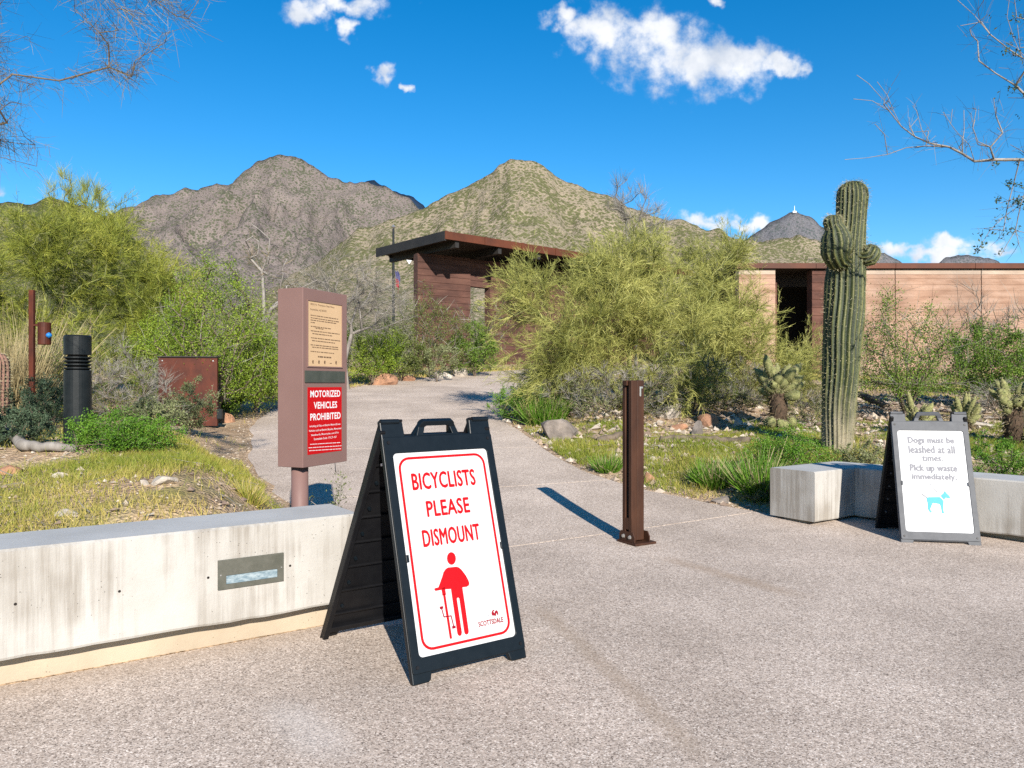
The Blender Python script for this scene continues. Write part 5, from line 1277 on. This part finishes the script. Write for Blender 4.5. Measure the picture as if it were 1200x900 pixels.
# --- hanging trees at the frame edges -----------------------------------
xl, yl = -4.6, 5.6; zl0 = gz(xl, yl)
def L3(px, py, d): return tuple(ray(px, py, d))
tree('overhanging_tree', 'bare fine-twigged tree reaching in from the top left', (xl, yl, zl0),
     [lob(5, 105, 5.2, 38, .35, 55), lob(12, 170, 5.2, 34, .3, 34), lob(-20, 20, 5.2, 46, .4, 40), lob(150, 25, 5.2, 70, .35, 34), lob(140, 70, 5.2, 22, .25, 36), lob(200, -30, 5.2, 70, .4, 36), lob(70, -60, 5.2, 100, .5, 46), lob(-140, 60, 5.4, 110, .7, 130)],
     300, [[(xl, yl, zl0 - .1), (xl + .05, yl, zl0 + 1.0), (xl + .1, yl - .1, zl0 + 2.0), (xl + .3, yl - .2, zl0 + 2.8), (xl + .8, yl - .3, zl0 + 3.5)], [(xl + .1, yl - .1, zl0 + 2.0), L3(-60, 90, 5.4), L3(-15, 85, 5.3)], [(xl + .8, yl - .3, zl0 + 3.5), L3(60, -55, 5.3), L3(110, -20, 5.2), L3(140, 10, 5.2)], [L3(110, -20, 5.2), L3(170, -8, 5.2), L3(205, 18, 5.2)]],
     M['bark'], M['twig_dark'], 141, ntwig=36, tl=(.06, .20), tw=.0026, rtip=.0013, up=-.1, outward=.25, droop=.15, pw=.5, sag=-.02)
xr, yr = 6.7, 8.6; zr0 = gz(xr, yr); D8 = 8.4
def R3p(*pts): return [tuple(ray(px, py, D8 + dd)) for px, py, dd in pts]
mz = [[(xr, yr, zr0 - .1), (xr - .1, yr, zr0 + 1.2), (xr - .1, yr, zr0 + 2.4), tuple(ray(1262, 190, D8)), tuple(ray(1260, 60, D8)), tuple(ray(1240, -30, D8))],
      R3p((1262, 190, 0), (1225, 188, 0), (1195, 187, 0), (1165, 187, 0), (1142, 189, .05), (1128, 180, .1), (1112, 172, .1), (1090, 168, .1), (1072, 160, .1), (1056, 148, .1), (1048, 132, .1), (1036, 118, .1), (1018, 98, .1), (1004, 88, .1)),
      R3p((1112, 172, .1), (1085, 171, .2), (1062, 173, .2), (1040, 181, .2), (1015, 185, .2), (990, 187, .2)),
      R3p((1056, 148, .1), (1042, 130, 0), (1022, 118, 0), (1000, 116, 0)), R3p((1048, 132, .1), (1040, 112, .2), (1028, 96, .2)),
      R3p((1072, 160, .1), (1066, 150, 0), (1076, 138, 0)), R3p((1090, 168, .1), (1080, 152, 0), (1074, 130, 0)),
      R3p((1142, 189, .05), (1136, 170, -.1), (1124, 158, -.1), (1114, 145, -.1), (1116, 128, -.1)), R3p((1165, 187, 0), (1160, 172, -.2), (1146, 166, -.2), (1140, 150, -.2), (1144, 128, -.2)),
      R3p((1260, 60, 0), (1225, 78, 0), (1198, 68, 0), (1180, 56, 0), (1160, 40, 0), (1142, 18, 0), (1122, 0, 0), (1110, -20, 0)),
      R3p((1198, 68, 0), (1188, 45, .1), (1180, 20, .1), (1184, -10, .1)), R3p((1262, 190, 0), (1235, 130, .1), (1205, 115, .1), (1190, 100, .1)),
      R3p((1225, 188, 0), (1205, 215, -.1), (1196, 240, -.1), (1190, 270, -.1), (1172, 300, -.1)), R3p((1195, 187, 0), (1188, 215, .1), (1180, 245, .1), (1176, 270, .1)), R3p((1196, 240, -.1), (1175, 255, 0), (1160, 270, 0), (1148, 290, 0))]
rt, Pm, parm, endm = tree('mesquite_tree', 'bare silvery mesquite branches reaching in from the right edge', (xr, yr, zr0),
     [lob(1045, 125, D8, 34, .3, 34), lob(1090, 150, D8, 34, .3, 26), lob(1150, 150, D8, 30, .3, 34), lob(1180, 40, D8, 36, .4, 42), lob(1182, 245, D8, 26, .3, 56), lob(1235, 120, D8, 40, .6, 130), lob(1150, 20, D8, 26, .3, 22)],
     120, mz, M['dead'], M['twig_mesq'], 142, ntwig=8, tl=(.10, .28), tw=.0042, rtip=.0032, up=.1, along=4, pw=.50, sag=.0, outward=.2)
rng = np.random.default_rng(77)
C = lobes_sample(rng, [lob(1185, 250, D8, 26, .3, 60), lob(1192, 60, D8, 20, .3, 70), lob(1150, 290, D8, 22, .25, 22)], 60, 0); S = np.repeat(C, 9, 0) + rng.normal(size=(540, 3)) * .05
node = np.argmin(np.linalg.norm(Pm[None] - S[:, None], axis=2), 1); S = S * .4 + Pm[node] * .6
V, Fa = leaves(S, rng.uniform(.025, .045, len(S)), rng, .5); npmesh('leaves', V, Fa, M['dusky'], rt, tint=ztint(S, rng, 4))


# ------------------------------------------------------------------ cacti
def ribbed(mb_pts, rads, ribs, rng, depth=.10, per=5):
    """ribbed stem along a centre line; returns verts, quads, tint (rib crest = 1) and crest points with outward normals"""
    pts = [Vector(p) for p in mb_pts]; n = ribs * per; V = []; tint = []; cp = []; cn = []; up = None
    for i, p in enumerate(pts):
        t = (pts[min(i + 1, len(pts) - 1)] - pts[max(i - 1, 0)]).normalized()
        if up is None: up = t.orthogonal().normalized()
        a = (up - t * up.dot(t)).normalized(); b = t.cross(a); up = a
        for k in range(n):
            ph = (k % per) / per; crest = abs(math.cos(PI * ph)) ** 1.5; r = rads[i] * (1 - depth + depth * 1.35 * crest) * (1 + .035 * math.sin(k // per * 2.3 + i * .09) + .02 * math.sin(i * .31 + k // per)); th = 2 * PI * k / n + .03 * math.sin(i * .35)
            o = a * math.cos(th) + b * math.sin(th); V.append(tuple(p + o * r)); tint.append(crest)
            if k % per == 0 and rads[i] > .03: cp.append(p + o * r); cn.append(o)
    m = len(pts); Fa = [(i * n + k, i * n + (k + 1) % n, (i + 1) * n + (k + 1) % n, (i + 1) * n + k) for i in range(m - 1) for k in range(n)]
    return np.array(V), np.array(Fa), np.array(tint), np.array(cp), np.array(cn)


def cactus_mat():
    m, ns, ls, bs = nodes_of('saguaro_skin'); bs.inputs['Roughness'].default_value = .65
    a = N_(ns, 'ShaderNodeAttribute', attribute_name='tint')
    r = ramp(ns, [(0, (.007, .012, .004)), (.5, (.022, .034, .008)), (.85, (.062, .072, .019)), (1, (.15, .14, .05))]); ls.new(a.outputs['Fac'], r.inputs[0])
    t = N_(ns, 'ShaderNodeTexNoise', Scale=7, Detail=5); ls.new(pos_vec(ns, ls), t.inputs['Vector']); r2 = ramp(ns, [(.35, (.72, .74, .7)), (.65, (1.15, 1.12, 1.0))]); ls.new(t.outputs['Fac'], r2.inputs[0])
    c = mixc(ns, ls, 1.0, r.outputs[0], r2.outputs[0], 'MULTIPLY')
    g = ns.new('ShaderNodeNewGeometry'); sp = ns.new('ShaderNodeSeparateXYZ'); ls.new(g.outputs['Position'], sp.inputs[0])
    t4 = N_(ns, 'ShaderNodeTexNoise', Scale=9, Detail=5); ls.new(pos_vec(ns, ls, (1, 1, .5)), t4.inputs['Vector'])
    ad = N_(ns, 'ShaderNodeMath', operation='MULTIPLY_ADD'); ls.new(t4.outputs['Fac'], ad.inputs[0]); ad.inputs[1].default_value = -1.1; ls.new(sp.outputs['Z'], ad.inputs[2])
    mr_ = N_(ns, 'ShaderNodeMapRange'); mr_.inputs['From Min'].default_value = .75; mr_.inputs['From Max'].default_value = -.35; ls.new(ad.outputs[0], mr_.inputs['Value'])
    c = mixc(ns, ls, mr_.outputs[0], c, (.30, .25, .17)); ls.new(c, bs.inputs['Base Color'])
    t2 = N_(ns, 'ShaderNodeTexNoise', Scale=60, Detail=4); ls.new(pos_vec(ns, ls), t2.inputs['Vector']); b = N_(ns, 'ShaderNodeBump', Strength=.4, Distance=.01); ls.new(t2.outputs['Fac'], b.inputs['Height']); ls.new(b.outputs[0], bs.inputs['Normal'])
    return m


M['saguaro'] = cactus_mat()
DS = 10.6; rng = np.random.default_rng(300)
axis_px = [(980, 548, 17), (981, 520, 18.5), (983, 470, 21.5), (986, 420, 24), (989, 370, 25.5), (991, 330, 25), (993, 305, 22.5), (995, 285, 20), (997, 262, 18.6), (998, 245, 19), (999, 232, 19.6), (999, 223, 18.5), (999, 217, 14.5), (999, 213.5, 8), (999, 212.5, 1)]
ay = np.array([a[1] for a in axis_px][::-1], float); ax_ = np.interp
rows = [548 - i * 5.0 for i in range(60)] + [246, 241, 236, 231, 227, 223.5, 220.5, 218, 216, 214.6, 213.4, 212.7]
spts = []; srad = []
for y in rows:
    xx = float(np.interp(y, ay, [a[0] for a in axis_px][::-1])); r = float(np.interp(y, ay, [a[2] for a in axis_px][::-1])); p = ray(xx, y, DS); spts.append(p); srad.append(r * .86 / F * DS)
sb = spts[0].copy(); sag = thing('saguaro', 'tall ribbed saguaro cactus with two stubby arms', 'cactus', tuple(sb))
def add_cactus(pts, rads, ribs, nm, parent, depth=.11, spl=.04):
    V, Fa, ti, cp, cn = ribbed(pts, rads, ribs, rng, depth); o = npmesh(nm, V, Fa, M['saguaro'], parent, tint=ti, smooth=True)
    k = 5; S = np.repeat(cp, k, 0) + rng.normal(size=(len(cp) * k, 3)) * .018; D = np.repeat(cn, k, 0) + rng.normal(size=(len(cp) * k, 3)) * .6
    V, Fa = ribbons(S, D, rng.uniform(.5, 1, len(S)) * spl, np.full(len(S), .0035), rng, .05); npmesh('spines', V, Fa, M['spine'], o, tint=ztint(S, rng, 6)); return o
add_cactus(spts, srad, 21, 'stem', sag)
armL = [(994, 306, .0, 7), (988, 307, -.15, 10), (982, 304, -.22, 13), (980, 296, -.25, 15.5), (981, 287, -.25, 16.5), (980, 278, -.25, 15.5), (979, 270, -.25, 12), (977, 265, -.25, 9.5), (976, 260, -.25, 10.2), (976, 256, -.25, 9), (976, 253, -.25, 6), (976, 252, -.25, .8)]
armR = [(1000, 296, .0, 5), (1006, 298, -.08, 7), (1012, 301, -.12, 10), (1017, 300, -.14, 12), (1020, 295, -.14, 11.5), (1022, 291, -.14, 9), (1023, 288, -.14, 5), (1023.5, 287, -.14, .8)]
for arm in (armL, armR):
    fine = []
    for (a, b) in zip(arm, arm[1:]):
        for t in (0, .5): fine.append([a[i] + (b[i] - a[i]) * t for i in range(4)])
    fine.append(arm[-1])
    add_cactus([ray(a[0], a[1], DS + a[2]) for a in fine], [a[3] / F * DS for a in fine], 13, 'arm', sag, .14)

# barrel cactus at the left frame edge
d = 11; x = (-7 - 600) / F * d; z = gz(x, d); top = EYE + (450 - 408) / F * d - z
bc = thing('barrel_cactus', 'brownish barrel cactus cut by the left edge of the picture', 'cactus', (x, d, z))
prof = [(t, .19 * (math.sin(PI * min(.5, .22 + t * .5)) if t < .8 else math.sqrt(max(0, 1 - ((t - .8) / .2) ** 2)))) for t in np.linspace(0, 1, 26)]
V, Fa, ti, cp, cn = ribbed([(x, d, z - .03 + top * t) for t, r in prof], [max(r, .005) for t, r in prof], 18, rng, .14); st = npmesh('stem', V, Fa, M['barrel'], bc, tint=ti, smooth=True)
S = np.repeat(cp, 5, 0); V, Fa = ribbons(S, np.repeat(cn, 5, 0) + rng.normal(size=S.shape) * .6, rng.uniform(.02, .05, len(S)), np.full(len(S), .004), rng); npmesh('spines', V, Fa, M['spine'], st, tint=ztint(S, rng, 6))


def joint_geo(p0, p1, r, rng):
    """one plump cholla joint"""
    n, m = 9, 7; t = np.linspace(0, 1, m); rr = r * np.array([.55, .9, 1.05, 1.08, 1.02, .8, .25])[:m]; P0 = np.array(p0); P1 = np.array(p1); T = P1 - P0; T = T / np.linalg.norm(T)
    A = np.cross(T, [0, .3, 1.0] if abs(T[2]) < .9 else [1.0, 0, 0]); A /= np.linalg.norm(A); B = np.cross(T, A); V = []
    for i in range(m):
        for k in range(n):
            a = 2 * PI * k / n; V.append(P0 + (P1 - P0) * t[i] + (A * math.cos(a) + B * math.sin(a)) * rr[i] * (1 + .08 * math.sin(3 * a + i)))
    Fa = [(i * n + k, i * n + (k + 1) % n, (i + 1) * n + (k + 1) % n, (i + 1) * n + k) for i in range(m - 1) for k in range(n)]
    return np.array(V), np.array(Fa)


def cholla(label, px, py, d, top_py, wpx, seed, trunk_h=.5, nj=26, low=4, dark=True):
    rng = np.random.default_rng(seed); x = (px - 600) / F * d; z = gz(x, d); h = EYE + (450 - top_py) / F * d - z; w = wpx / F * d / 2; r = .056 * max(.75, h)
    root = thing('cholla', label, 'cactus', (x, d, z))
    tp = [Vector((x, d, z - .05)), Vector((x + .02, d, z + h * trunk_h * .5)), Vector((x - .01, d, z + h * trunk_h))]
    MB().tube(tp, [r * 1.9, r * 2.2, r * 1.8], 10).build('trunk', M['cholla_trunk'], root, smooth=True)
    # hanging dead joints on the trunk
    n = 420; zz = rng.uniform(.05, 1, n); a = rng.uniform(0, 2 * PI, n); S = np.stack([x + np.cos(a) * r * 1.9, d + np.sin(a) * r * 1.9, z + h * trunk_h * zz], 1)
    V, Fa = ribbons(S, np.stack([np.cos(a), np.sin(a), np.full(n, -.5)], 1) + rng.normal(size=(n, 3)) * .3, rng.uniform(.03, .09, n), np.full(n, .012), rng); npmesh('dry_spines', V, Fa, M['twig_dark'], root, tint=np.repeat(rng.uniform(0, .5, n), 6))
    tips = []
    for i in range(nj):
        if i < nj - low:
            a = rng.uniform(0, 2 * PI); el = rng.uniform(.15, 1.35); s = tp[2] + Vector((math.cos(a) * r * .8, math.sin(a) * r * .8, rng.uniform(-.15, .05) * h))
            L = rng.uniform(.40, .72) * math.hypot(w * math.cos(el), h * (1 - trunk_h) * math.sin(el)); s = s + Vector((math.cos(a) * math.cos(el), math.sin(a) * math.cos(el) * .8, math.sin(el))) * L * rng.uniform(0, .7); e = s + Vector((math.cos(a) * math.cos(el), math.sin(a) * math.cos(el) * .8, math.sin(el))) * L
        else:
            a = rng.uniform(0, 2 * PI); s = Vector((x + math.cos(a) * w * .5, d - abs(math.sin(a)) * w * .6, z + .02)); e = s + Vector((rng.uniform(-.1, .1), -.05, rng.uniform(.10, .2)))
        V, Fa = joint_geo(s, e, r * rng.uniform(.85, 1.15), rng); j = npmesh('joint', V, Fa, M['cholla'], root, smooth=True)
        k = 260; q = rng.integers(0, len(V), k); C0 = (np.array(s) + np.array(e)) / 2; D = V[q] - C0; D[:, :2] += rng.normal(size=(k, 2)) * .04
        Vs, Fs = ribbons(V[q], D, rng.uniform(.012, .030, k), np.full(k, .0045), rng, .05); tag(npmesh('spines', Vs, Fs, M['spine'], j, tint=ztint(V[q], rng, 6, .3)), kind='stuff')
    return root
cholla('large teddy bear cholla with dark trunk between palo verde and saguaro', 911, 500, 13.2, 417, 66, 401, .55, 48, 7)
cholla('pale cholla behind the handle of the dog sign', 1130, 485, 13.0, 452, 38, 402, .25, 30, 0)
cholla('small pale cholla left above the dog sign ear', 1076, 480, 12.6, 456, 30, 403, .25, 20, 0)
cholla('dark trunked cholla at the right edge of the picture', 1187, 500, 11.6, 440, 48, 404, .6, 26, 2)


# ------------------------------------------------------------------ rocks, fallen wood
def rock_mesh(seed, sub=3):
    bm = bmesh.new(); bmesh.ops.create_icosphere(bm, subdivisions=sub, radius=1); rs = random.Random(seed)
    planes = [(Vector((rs.gauss(0, 1), rs.gauss(0, 1), rs.gauss(0, .8))).normalized(), rs.uniform(.42, .80)) for _ in range(13)]
    for v in bm.verts:
        for (n, dd) in planes:
            s = v.co.dot(n)
            if s > dd: v.co -= n * (s - dd) * .98
        v.co *= 1 + .10 * float(fbm(v.co.x * 2.2 + seed, v.co.y * 2.2 + v.co.z * 1.7, seed, 4))
    me = bpy.data.meshes.new('rock'); bm.to_mesh(me); bm.free(); return me
def rock(name, label, px, py, wpx, hpx, m, seed, d=None, rz=0):
    p = hit(px, py) if d is None else Vector(((px - 600) / F * d, d, gz((px - 600) / F * d, d))); dd = p.y
    me = rock_mesh(seed); me.materials.append(m); o = bpy.data.objects.new(name, me); COL.objects.link(o)
    w = wpx / F * dd / 2; h = hpx / F * dd * .62
    o.location = (p.x, p.y + w * .3, p.z + h * .32); o.scale = (w * 1.3, w * .95, h * 1.25); o.rotation_euler = (.1, -.08, rz)
    return tag(o, label, 'rock')
rock('boulder', 'brown-grey boulder at the right edge of the far path', 657, 515, 56, 28, M['rock'], 501, rz=.4)
rock('boulder', 'pale pointed boulder right of the brown post', 787, 490, 32, 22, M['rock_w'], 502, rz=.2)
rock('boulder', 'reddish block of rock right of the pale pointed boulder', 830, 500, 30, 15, M['rock_r'], 503, rz=-.3)
rock('boulder', 'grey upright stone in front of the reddish block', 818, 512, 20, 20, M['rock'], 504, rz=.9)
rock('stone', 'small white stone at the grass left of the post', 668, 480, 22, 9, M['rock_w'], 505)
rock('stone', 'orange stone at the path edge close to the post', 760, 566, 14, 14, M['rock_r'], 506)
rock('stone', 'white stone right beside the post at mid height', 772, 500, 12, 8, M['rock_w'], 507)
rock('stone', 'flat brown stone at the path edge by the weed bed', 845, 590, 26, 8, M['rock'], 508, rz=.3)
rock('stone', 'flat orange stone in front of the pale pointed boulder', 795, 503, 22, 8, M['rock_r'], 509)
rock('stone', 'larger pale stone in the middle of the left mound', 188, 570, 34, 14, M['rock_w'], 510, rz=.4)
rock('stone', 'small pale stone left of the larger one on the mound', 168, 573, 13, 8, M['rock_w'], 511)
rock('stone', 'flat pale stone close behind the concrete wall', 78, 606, 26, 9, M['rock_w'], 512)
rock('stone', 'brown stone at the left edge of the mound', 6, 556, 32, 16, M['rock_r'], 513)
rock('stone', 'small flat stone in the dry grass of the mound', 68, 562, 16, 7, M['rock_w'], 514)
rock('boulder', 'tan boulder on the sandy side trail under the creosote', 262, 476, 20, 12, M['rock_r'], 515, d=15.2)
rock('boulder', 'tan boulder at the far path edge right of the box sign', 444, 446, 34, 16, M['rock_r'], 516, d=23.6)
rock('boulder', 'pale rock at the far path edge below the pavilion', 516, 438, 24, 12, M['rock_w'], 517, d=26.2)
rock('boulder', 'white rock by the path bend', 540, 436, 16, 16, M['rock_w'], 518, d=27)
rock('boulder', 'small tan rock on the far path edge left of the white rock', 478, 440, 18, 10, M['rock_r'], 519, d=25)
rock('stone', 'whitish stone in the grass behind the dog sign', 1150, 500, 26, 8, M['rock_w'], 520)
rock('stone', 'grey stone beside the large cholla', 866, 500, 15, 10, M['rock_w'], 521)
rock('stone', 'flat pale stone right of the large cholla', 946, 500, 24, 8, M['rock_w'], 522)


def log(label, pts, rads, m, seed, name='fallen_branch'):
    rng = random.Random(seed); P = [Vector(p) for p in pts]; fine = []; rr = []
    for (a, b, r0, r1) in zip(P, P[1:], rads, rads[1:]):
        for i in range(6): t = i / 6; fine.append(a.lerp(b, t) + Vector((rng.gauss(0, .008), rng.gauss(0, .008), rng.gauss(0, .008)))); rr.append((r0 + (r1 - r0) * t) * rng.uniform(.88, 1.12))
    o = MB().tube(fine, rr, 10).build(name, m, None, smooth=True)
    return tag(o, label, 'log')
def gp(px, py, up=.04):
    p = hit(px, py); p.z += up; return p
log('pale grey fallen branch lying in the grass at the left edge', [gp(-40, 506, .22), gp(5, 520, .14), gp(28, 531, .07), gp(60, 532, .05), gp(95, 531, .04)], [.075, .07, .05, .045, .03], M['dead'], 1)
log('dark weathered log lying behind the brown post', [gp(772, 518), gp(805, 517), gp(845, 520), gp(885, 522)], [.05, .055, .06, .05], M['bark'], 2)
log('short broken log left of the dark one with split orange end', [gp(700, 520), gp(728, 514), gp(760, 512)], [.05, .06, .05], M['bark'], 3)
log('dead brown cactus stem lying right of the saguaro', [gp(1006, 474, .2), gp(1024, 476, .12), gp(1044, 482, .06)], [.07, .075, .06], M['bark'], 4)

# ------------------------------------------------------------------ grass, pebbles, far scrub
rng = np.random.default_rng(900)
def scatter(n, x0, x1, y0, y1): return rng.uniform(x0, x1, n), rng.uniform(y0, y1, n)
def grass_patch(name, label, x, y, dens, hgt, tint_shift, wd):
    sd_ = path_sd(x, y); z = ground(x, y); m = fbm(x * .9 + 3, y * .9, 61, 4) * 3.2 + dens - .06; behind = ((x + 2.35) * (-.566) + (y - 3.53) * .824) > .46
    tr = np.exp(-(((x + 5.6) / 1.6) ** 2 + ((y - 13.0) / 3.2) ** 2))
    keep = (sd_ > .10) & (rng.uniform(0, 1, len(x)) < np.clip(m, 0.02, 1)) & (behind | (x > 0)) & (rng.uniform(0, 1, len(x)) > tr * 1.3)
    wall_r = (np.abs(((x - 3.42) * .75 + (y - 7.66) * .66) - .25) < .33) & (x > 3.2) & (y < 8.2); keep &= ~wall_r
    front_r = (x > 2.7) & (((x - 3.42) * .75 + (y - 7.66) * .66) < .5) & (y < 7.7); keep &= ~front_r
    x, y, z = x[keep], y[keep], z[keep]; n = len(x)
    hm = .55 + .9 * vnoise(x * 1.1, y * 1.1, 71); L = hgt * hm * rng.uniform(.5, 1.3, n)
    D = np.stack([rng.normal(0, .45, n), rng.normal(0, .45, n), np.ones(n)], 1); P = np.stack([x, y, z - .01], 1)
    S = np.stack([rng.normal(size=n), rng.normal(size=n), np.zeros(n)], 1); S /= np.linalg.norm(S, axis=1, keepdims=True); W = (wd * rng.uniform(.7, 1.3, n) * np.maximum(1, y / 7))[:, None]
    V = np.stack([P - S * W * .5, P + S * W * .5, P + D * L[:, None]], 1).reshape(-1, 3); Fa = np.arange(n * 3).reshape(n, 3)
    ti = np.clip(tint_shift + 1.1 * fbm(x * .6, y * .6 + 9, 81, 4) + rng.normal(0, .13, n), 0, 1)
    tag(npmesh(name, V, Fa, M['grass'], tint=np.repeat(ti, 3)), label, 'grass', kind='stuff')
x, y = scatter(260000, -9.5, -1.0, 2.2, 11.0); grass_patch('dry_grass', 'dry yellow-green grass covering the left mound', x, y, .50, .08, .58, .0065)
x, y = scatter(60000, -14, -2.5, 11.0, 24.0); grass_patch('scrub_grass', 'grass under the left shrubs', x, y, .28, .11, .45, .007)
x, y = scatter(170000, -.5, 9.5, 7.4, 14.0); grass_patch('green_grass', 'green and yellow grass right of the path', x, y, .44, .085, .30, .0065)
x, y = scatter(60000, -1.0, 16, 14.0, 27.0); grass_patch('far_grass', 'thin grass below the palo verdes', x, y, .15, .10, .5, .007)
x, y = scatter(15000, -7.0, 1.0, 23.5, 31.0); grass_patch('edge_grass', 'yellowish grass along the far path edge', x, y, .35, .12, .55, .008)

def pebbles(name, label, x, y, smin, smax, seed):
    r = np.random.default_rng(seed); sd_ = path_sd(x, y); wl_ = ((x + 2.35) * (-.566) + (y - 3.53) * .824)
    k = (sd_ > .0) & ((wl_ > .5) | (x > 0)) & ~((x > 2.6) & (((x - 3.42) * .75 + (y - 7.66) * .66) < .5) & (y < 7.7)); x, y = x[k], y[k]; n = len(x); s = smin + (smax - smin) * r.uniform(0, 1, n) ** 3
    s = s * np.maximum(1, y / 9)
    u = np.array([[1, 0, 0], [-1, 0, 0], [0, 1, 0], [0, -1, 0], [0, 0, 1], [0, 0, -.6]], float); f = np.array([[0, 2, 4], [2, 1, 4], [1, 3, 4], [3, 0, 4], [2, 0, 5], [1, 2, 5], [3, 1, 5], [0, 3, 5]])
    a = r.uniform(0, 6.28, n); sc_ = np.stack([r.uniform(.6, 1.2, n), r.uniform(.6, 1.2, n), r.uniform(.4, .8, n)], 1) * s[:, None]
    L = u[None] * sc_[:, None] + r.normal(size=(n, 6, 3)) * .12 * s[:, None, None]
    R = np.stack([L[..., 0] * np.cos(a)[:, None] - L[..., 1] * np.sin(a)[:, None], L[..., 0] * np.sin(a)[:, None] + L[..., 1] * np.cos(a)[:, None], L[..., 2]], -1)
    V = R + np.stack([x, y, ground(x, y) + s * .2], 1)[:, None]; Fa = f[None] + (np.arange(n) * 6)[:, None, None]
    tag(npmesh(name, V.reshape(-1, 3), Fa.reshape(-1, 3), M['pebble'], tint=np.repeat(r.uniform(0, 1, n), 6)), label, 'gravel', kind='stuff')
M['pebble'] = leaf_mat('desert_pebbles', [(.14, .10, .08), (.27, .20, .14), (.34, .27, .20), (.46, .40, .33)], .9, 0.0)
x, y = scatter(9000, -9, -1, 3, 12); pebbles('pebbles', 'loose small pebbles on the left mound', x, y, .006, .035, 1)
x, y = scatter(13000, -1, 10, 7.4, 18); pebbles('pebbles', 'loose small pebbles right of the path', x, y, .006, .062, 2)
ed = jag(PATH_L[3:], .16, 3)[:60] + jag(PATH_R[:12], .14, 7); e = np.array(ed); i = rng.integers(0, len(e), 9000)
pebbles('pebbles', 'gravel spilling along the path edges', e[i, 0] + rng.normal(0, .16, 9000), e[i, 1] + rng.normal(0, .16, 9000), .004, .018, 3)

n = 2600; x = np.concatenate([rng.uniform(-9, -1.5, n // 2), rng.uniform(0, 9, n // 2)]); y = np.concatenate([rng.uniform(4, 14, n // 2), rng.uniform(7.6, 18, n // 2)])
k = (path_sd(x, y) > .05) & ((((x + 2.35) * (-.566) + (y - 3.53) * .824) > .5) | (x > 0)) & ~((x > 2.6) & (((x - 3.42) * .75 + (y - 7.66) * .66) < .5) & (y < 7.8)); x, y = x[k], y[k]; n = len(x)
a = rng.uniform(0, 6.28, n); P = np.stack([x, y, ground(x, y) + rng.uniform(.005, .05, n)], 1); V, Fa = ribbons(P, np.stack([np.cos(a), np.sin(a), rng.normal(0, .12, n)], 1), rng.uniform(.06, .35, n), rng.uniform(.004, .010, n), rng, .3, .5)
tag(npmesh('dead_twig_litter', V, Fa, M['twig_grey'], tint=ztint(np.zeros(n), rng, 6)), 'dead twigs and stems littering the ground beside the path', 'litter', kind='stuff')
n = 1500; yy = 32 + (rng.uniform(0, 1, n) ** 1.4) * 200; xx = rng.uniform(-.85, .9, n) * yy
ok = ~((yy < 50) & (xx > -9) & (xx < 34)); xx, yy = xx[ok], yy[ok]; n = len(xx); hh = rng.uniform(.8, 2.6, n); zz = ground(xx, yy); q = 34
C = np.repeat(np.stack([xx, yy, zz], 1), q, 0); s = np.repeat(hh, q)[:, None]; d3 = rng.normal(size=(n * q, 3)) * .42; d3[:, 2] = np.abs(d3[:, 2]) + .05
S = C + d3 * s * np.array([.9, .9, .75]); V, Fa = leaves(S, rng.uniform(.18, .42, n * q) * np.repeat(np.clip(hh, .8, 2), q) * .55, rng, .6)
tag(npmesh('desert_scrub', V, Fa, M['scrub'], tint=np.repeat(np.clip(np.repeat(rng.uniform(.1, .8, n), q) + rng.normal(0, .15, n * q), 0, 1), 4)), 'distant desert scrub covering the plain below the mountains', 'scrub', kind='stuff')

GROUPS = {'palo_verde': 'palo verde trees along the path', 'feathery_tree': 'feathery treetops over the green hill', 'creosote_bush': 'creosote bushes around the path', 'brittlebush': 'grey-green bushes', 'dusky_shrub': 'dusky low shrubs',
          'bare_shrub': 'leafless shrubs', 'leafy_weed': 'low leafy weeds', 'green_tuft': 'green grass tufts along the path', 'cholla': 'cholla cacti right of the path', 'boulder': 'boulders along the path', 'stone': 'small stones on the ground',
          'fallen_branch': 'fallen wood on the ground', 'sandwich_board': 'sandwich boards on the plaza', 'concrete_seat_wall': 'concrete seat walls at the plaza edge'}
for o in bpy.data.objects:
    if o.parent is None and 'category' in o and o.name.split('.')[0] in GROUPS: o['group'] = GROUPS[o.name.split('.')[0]]
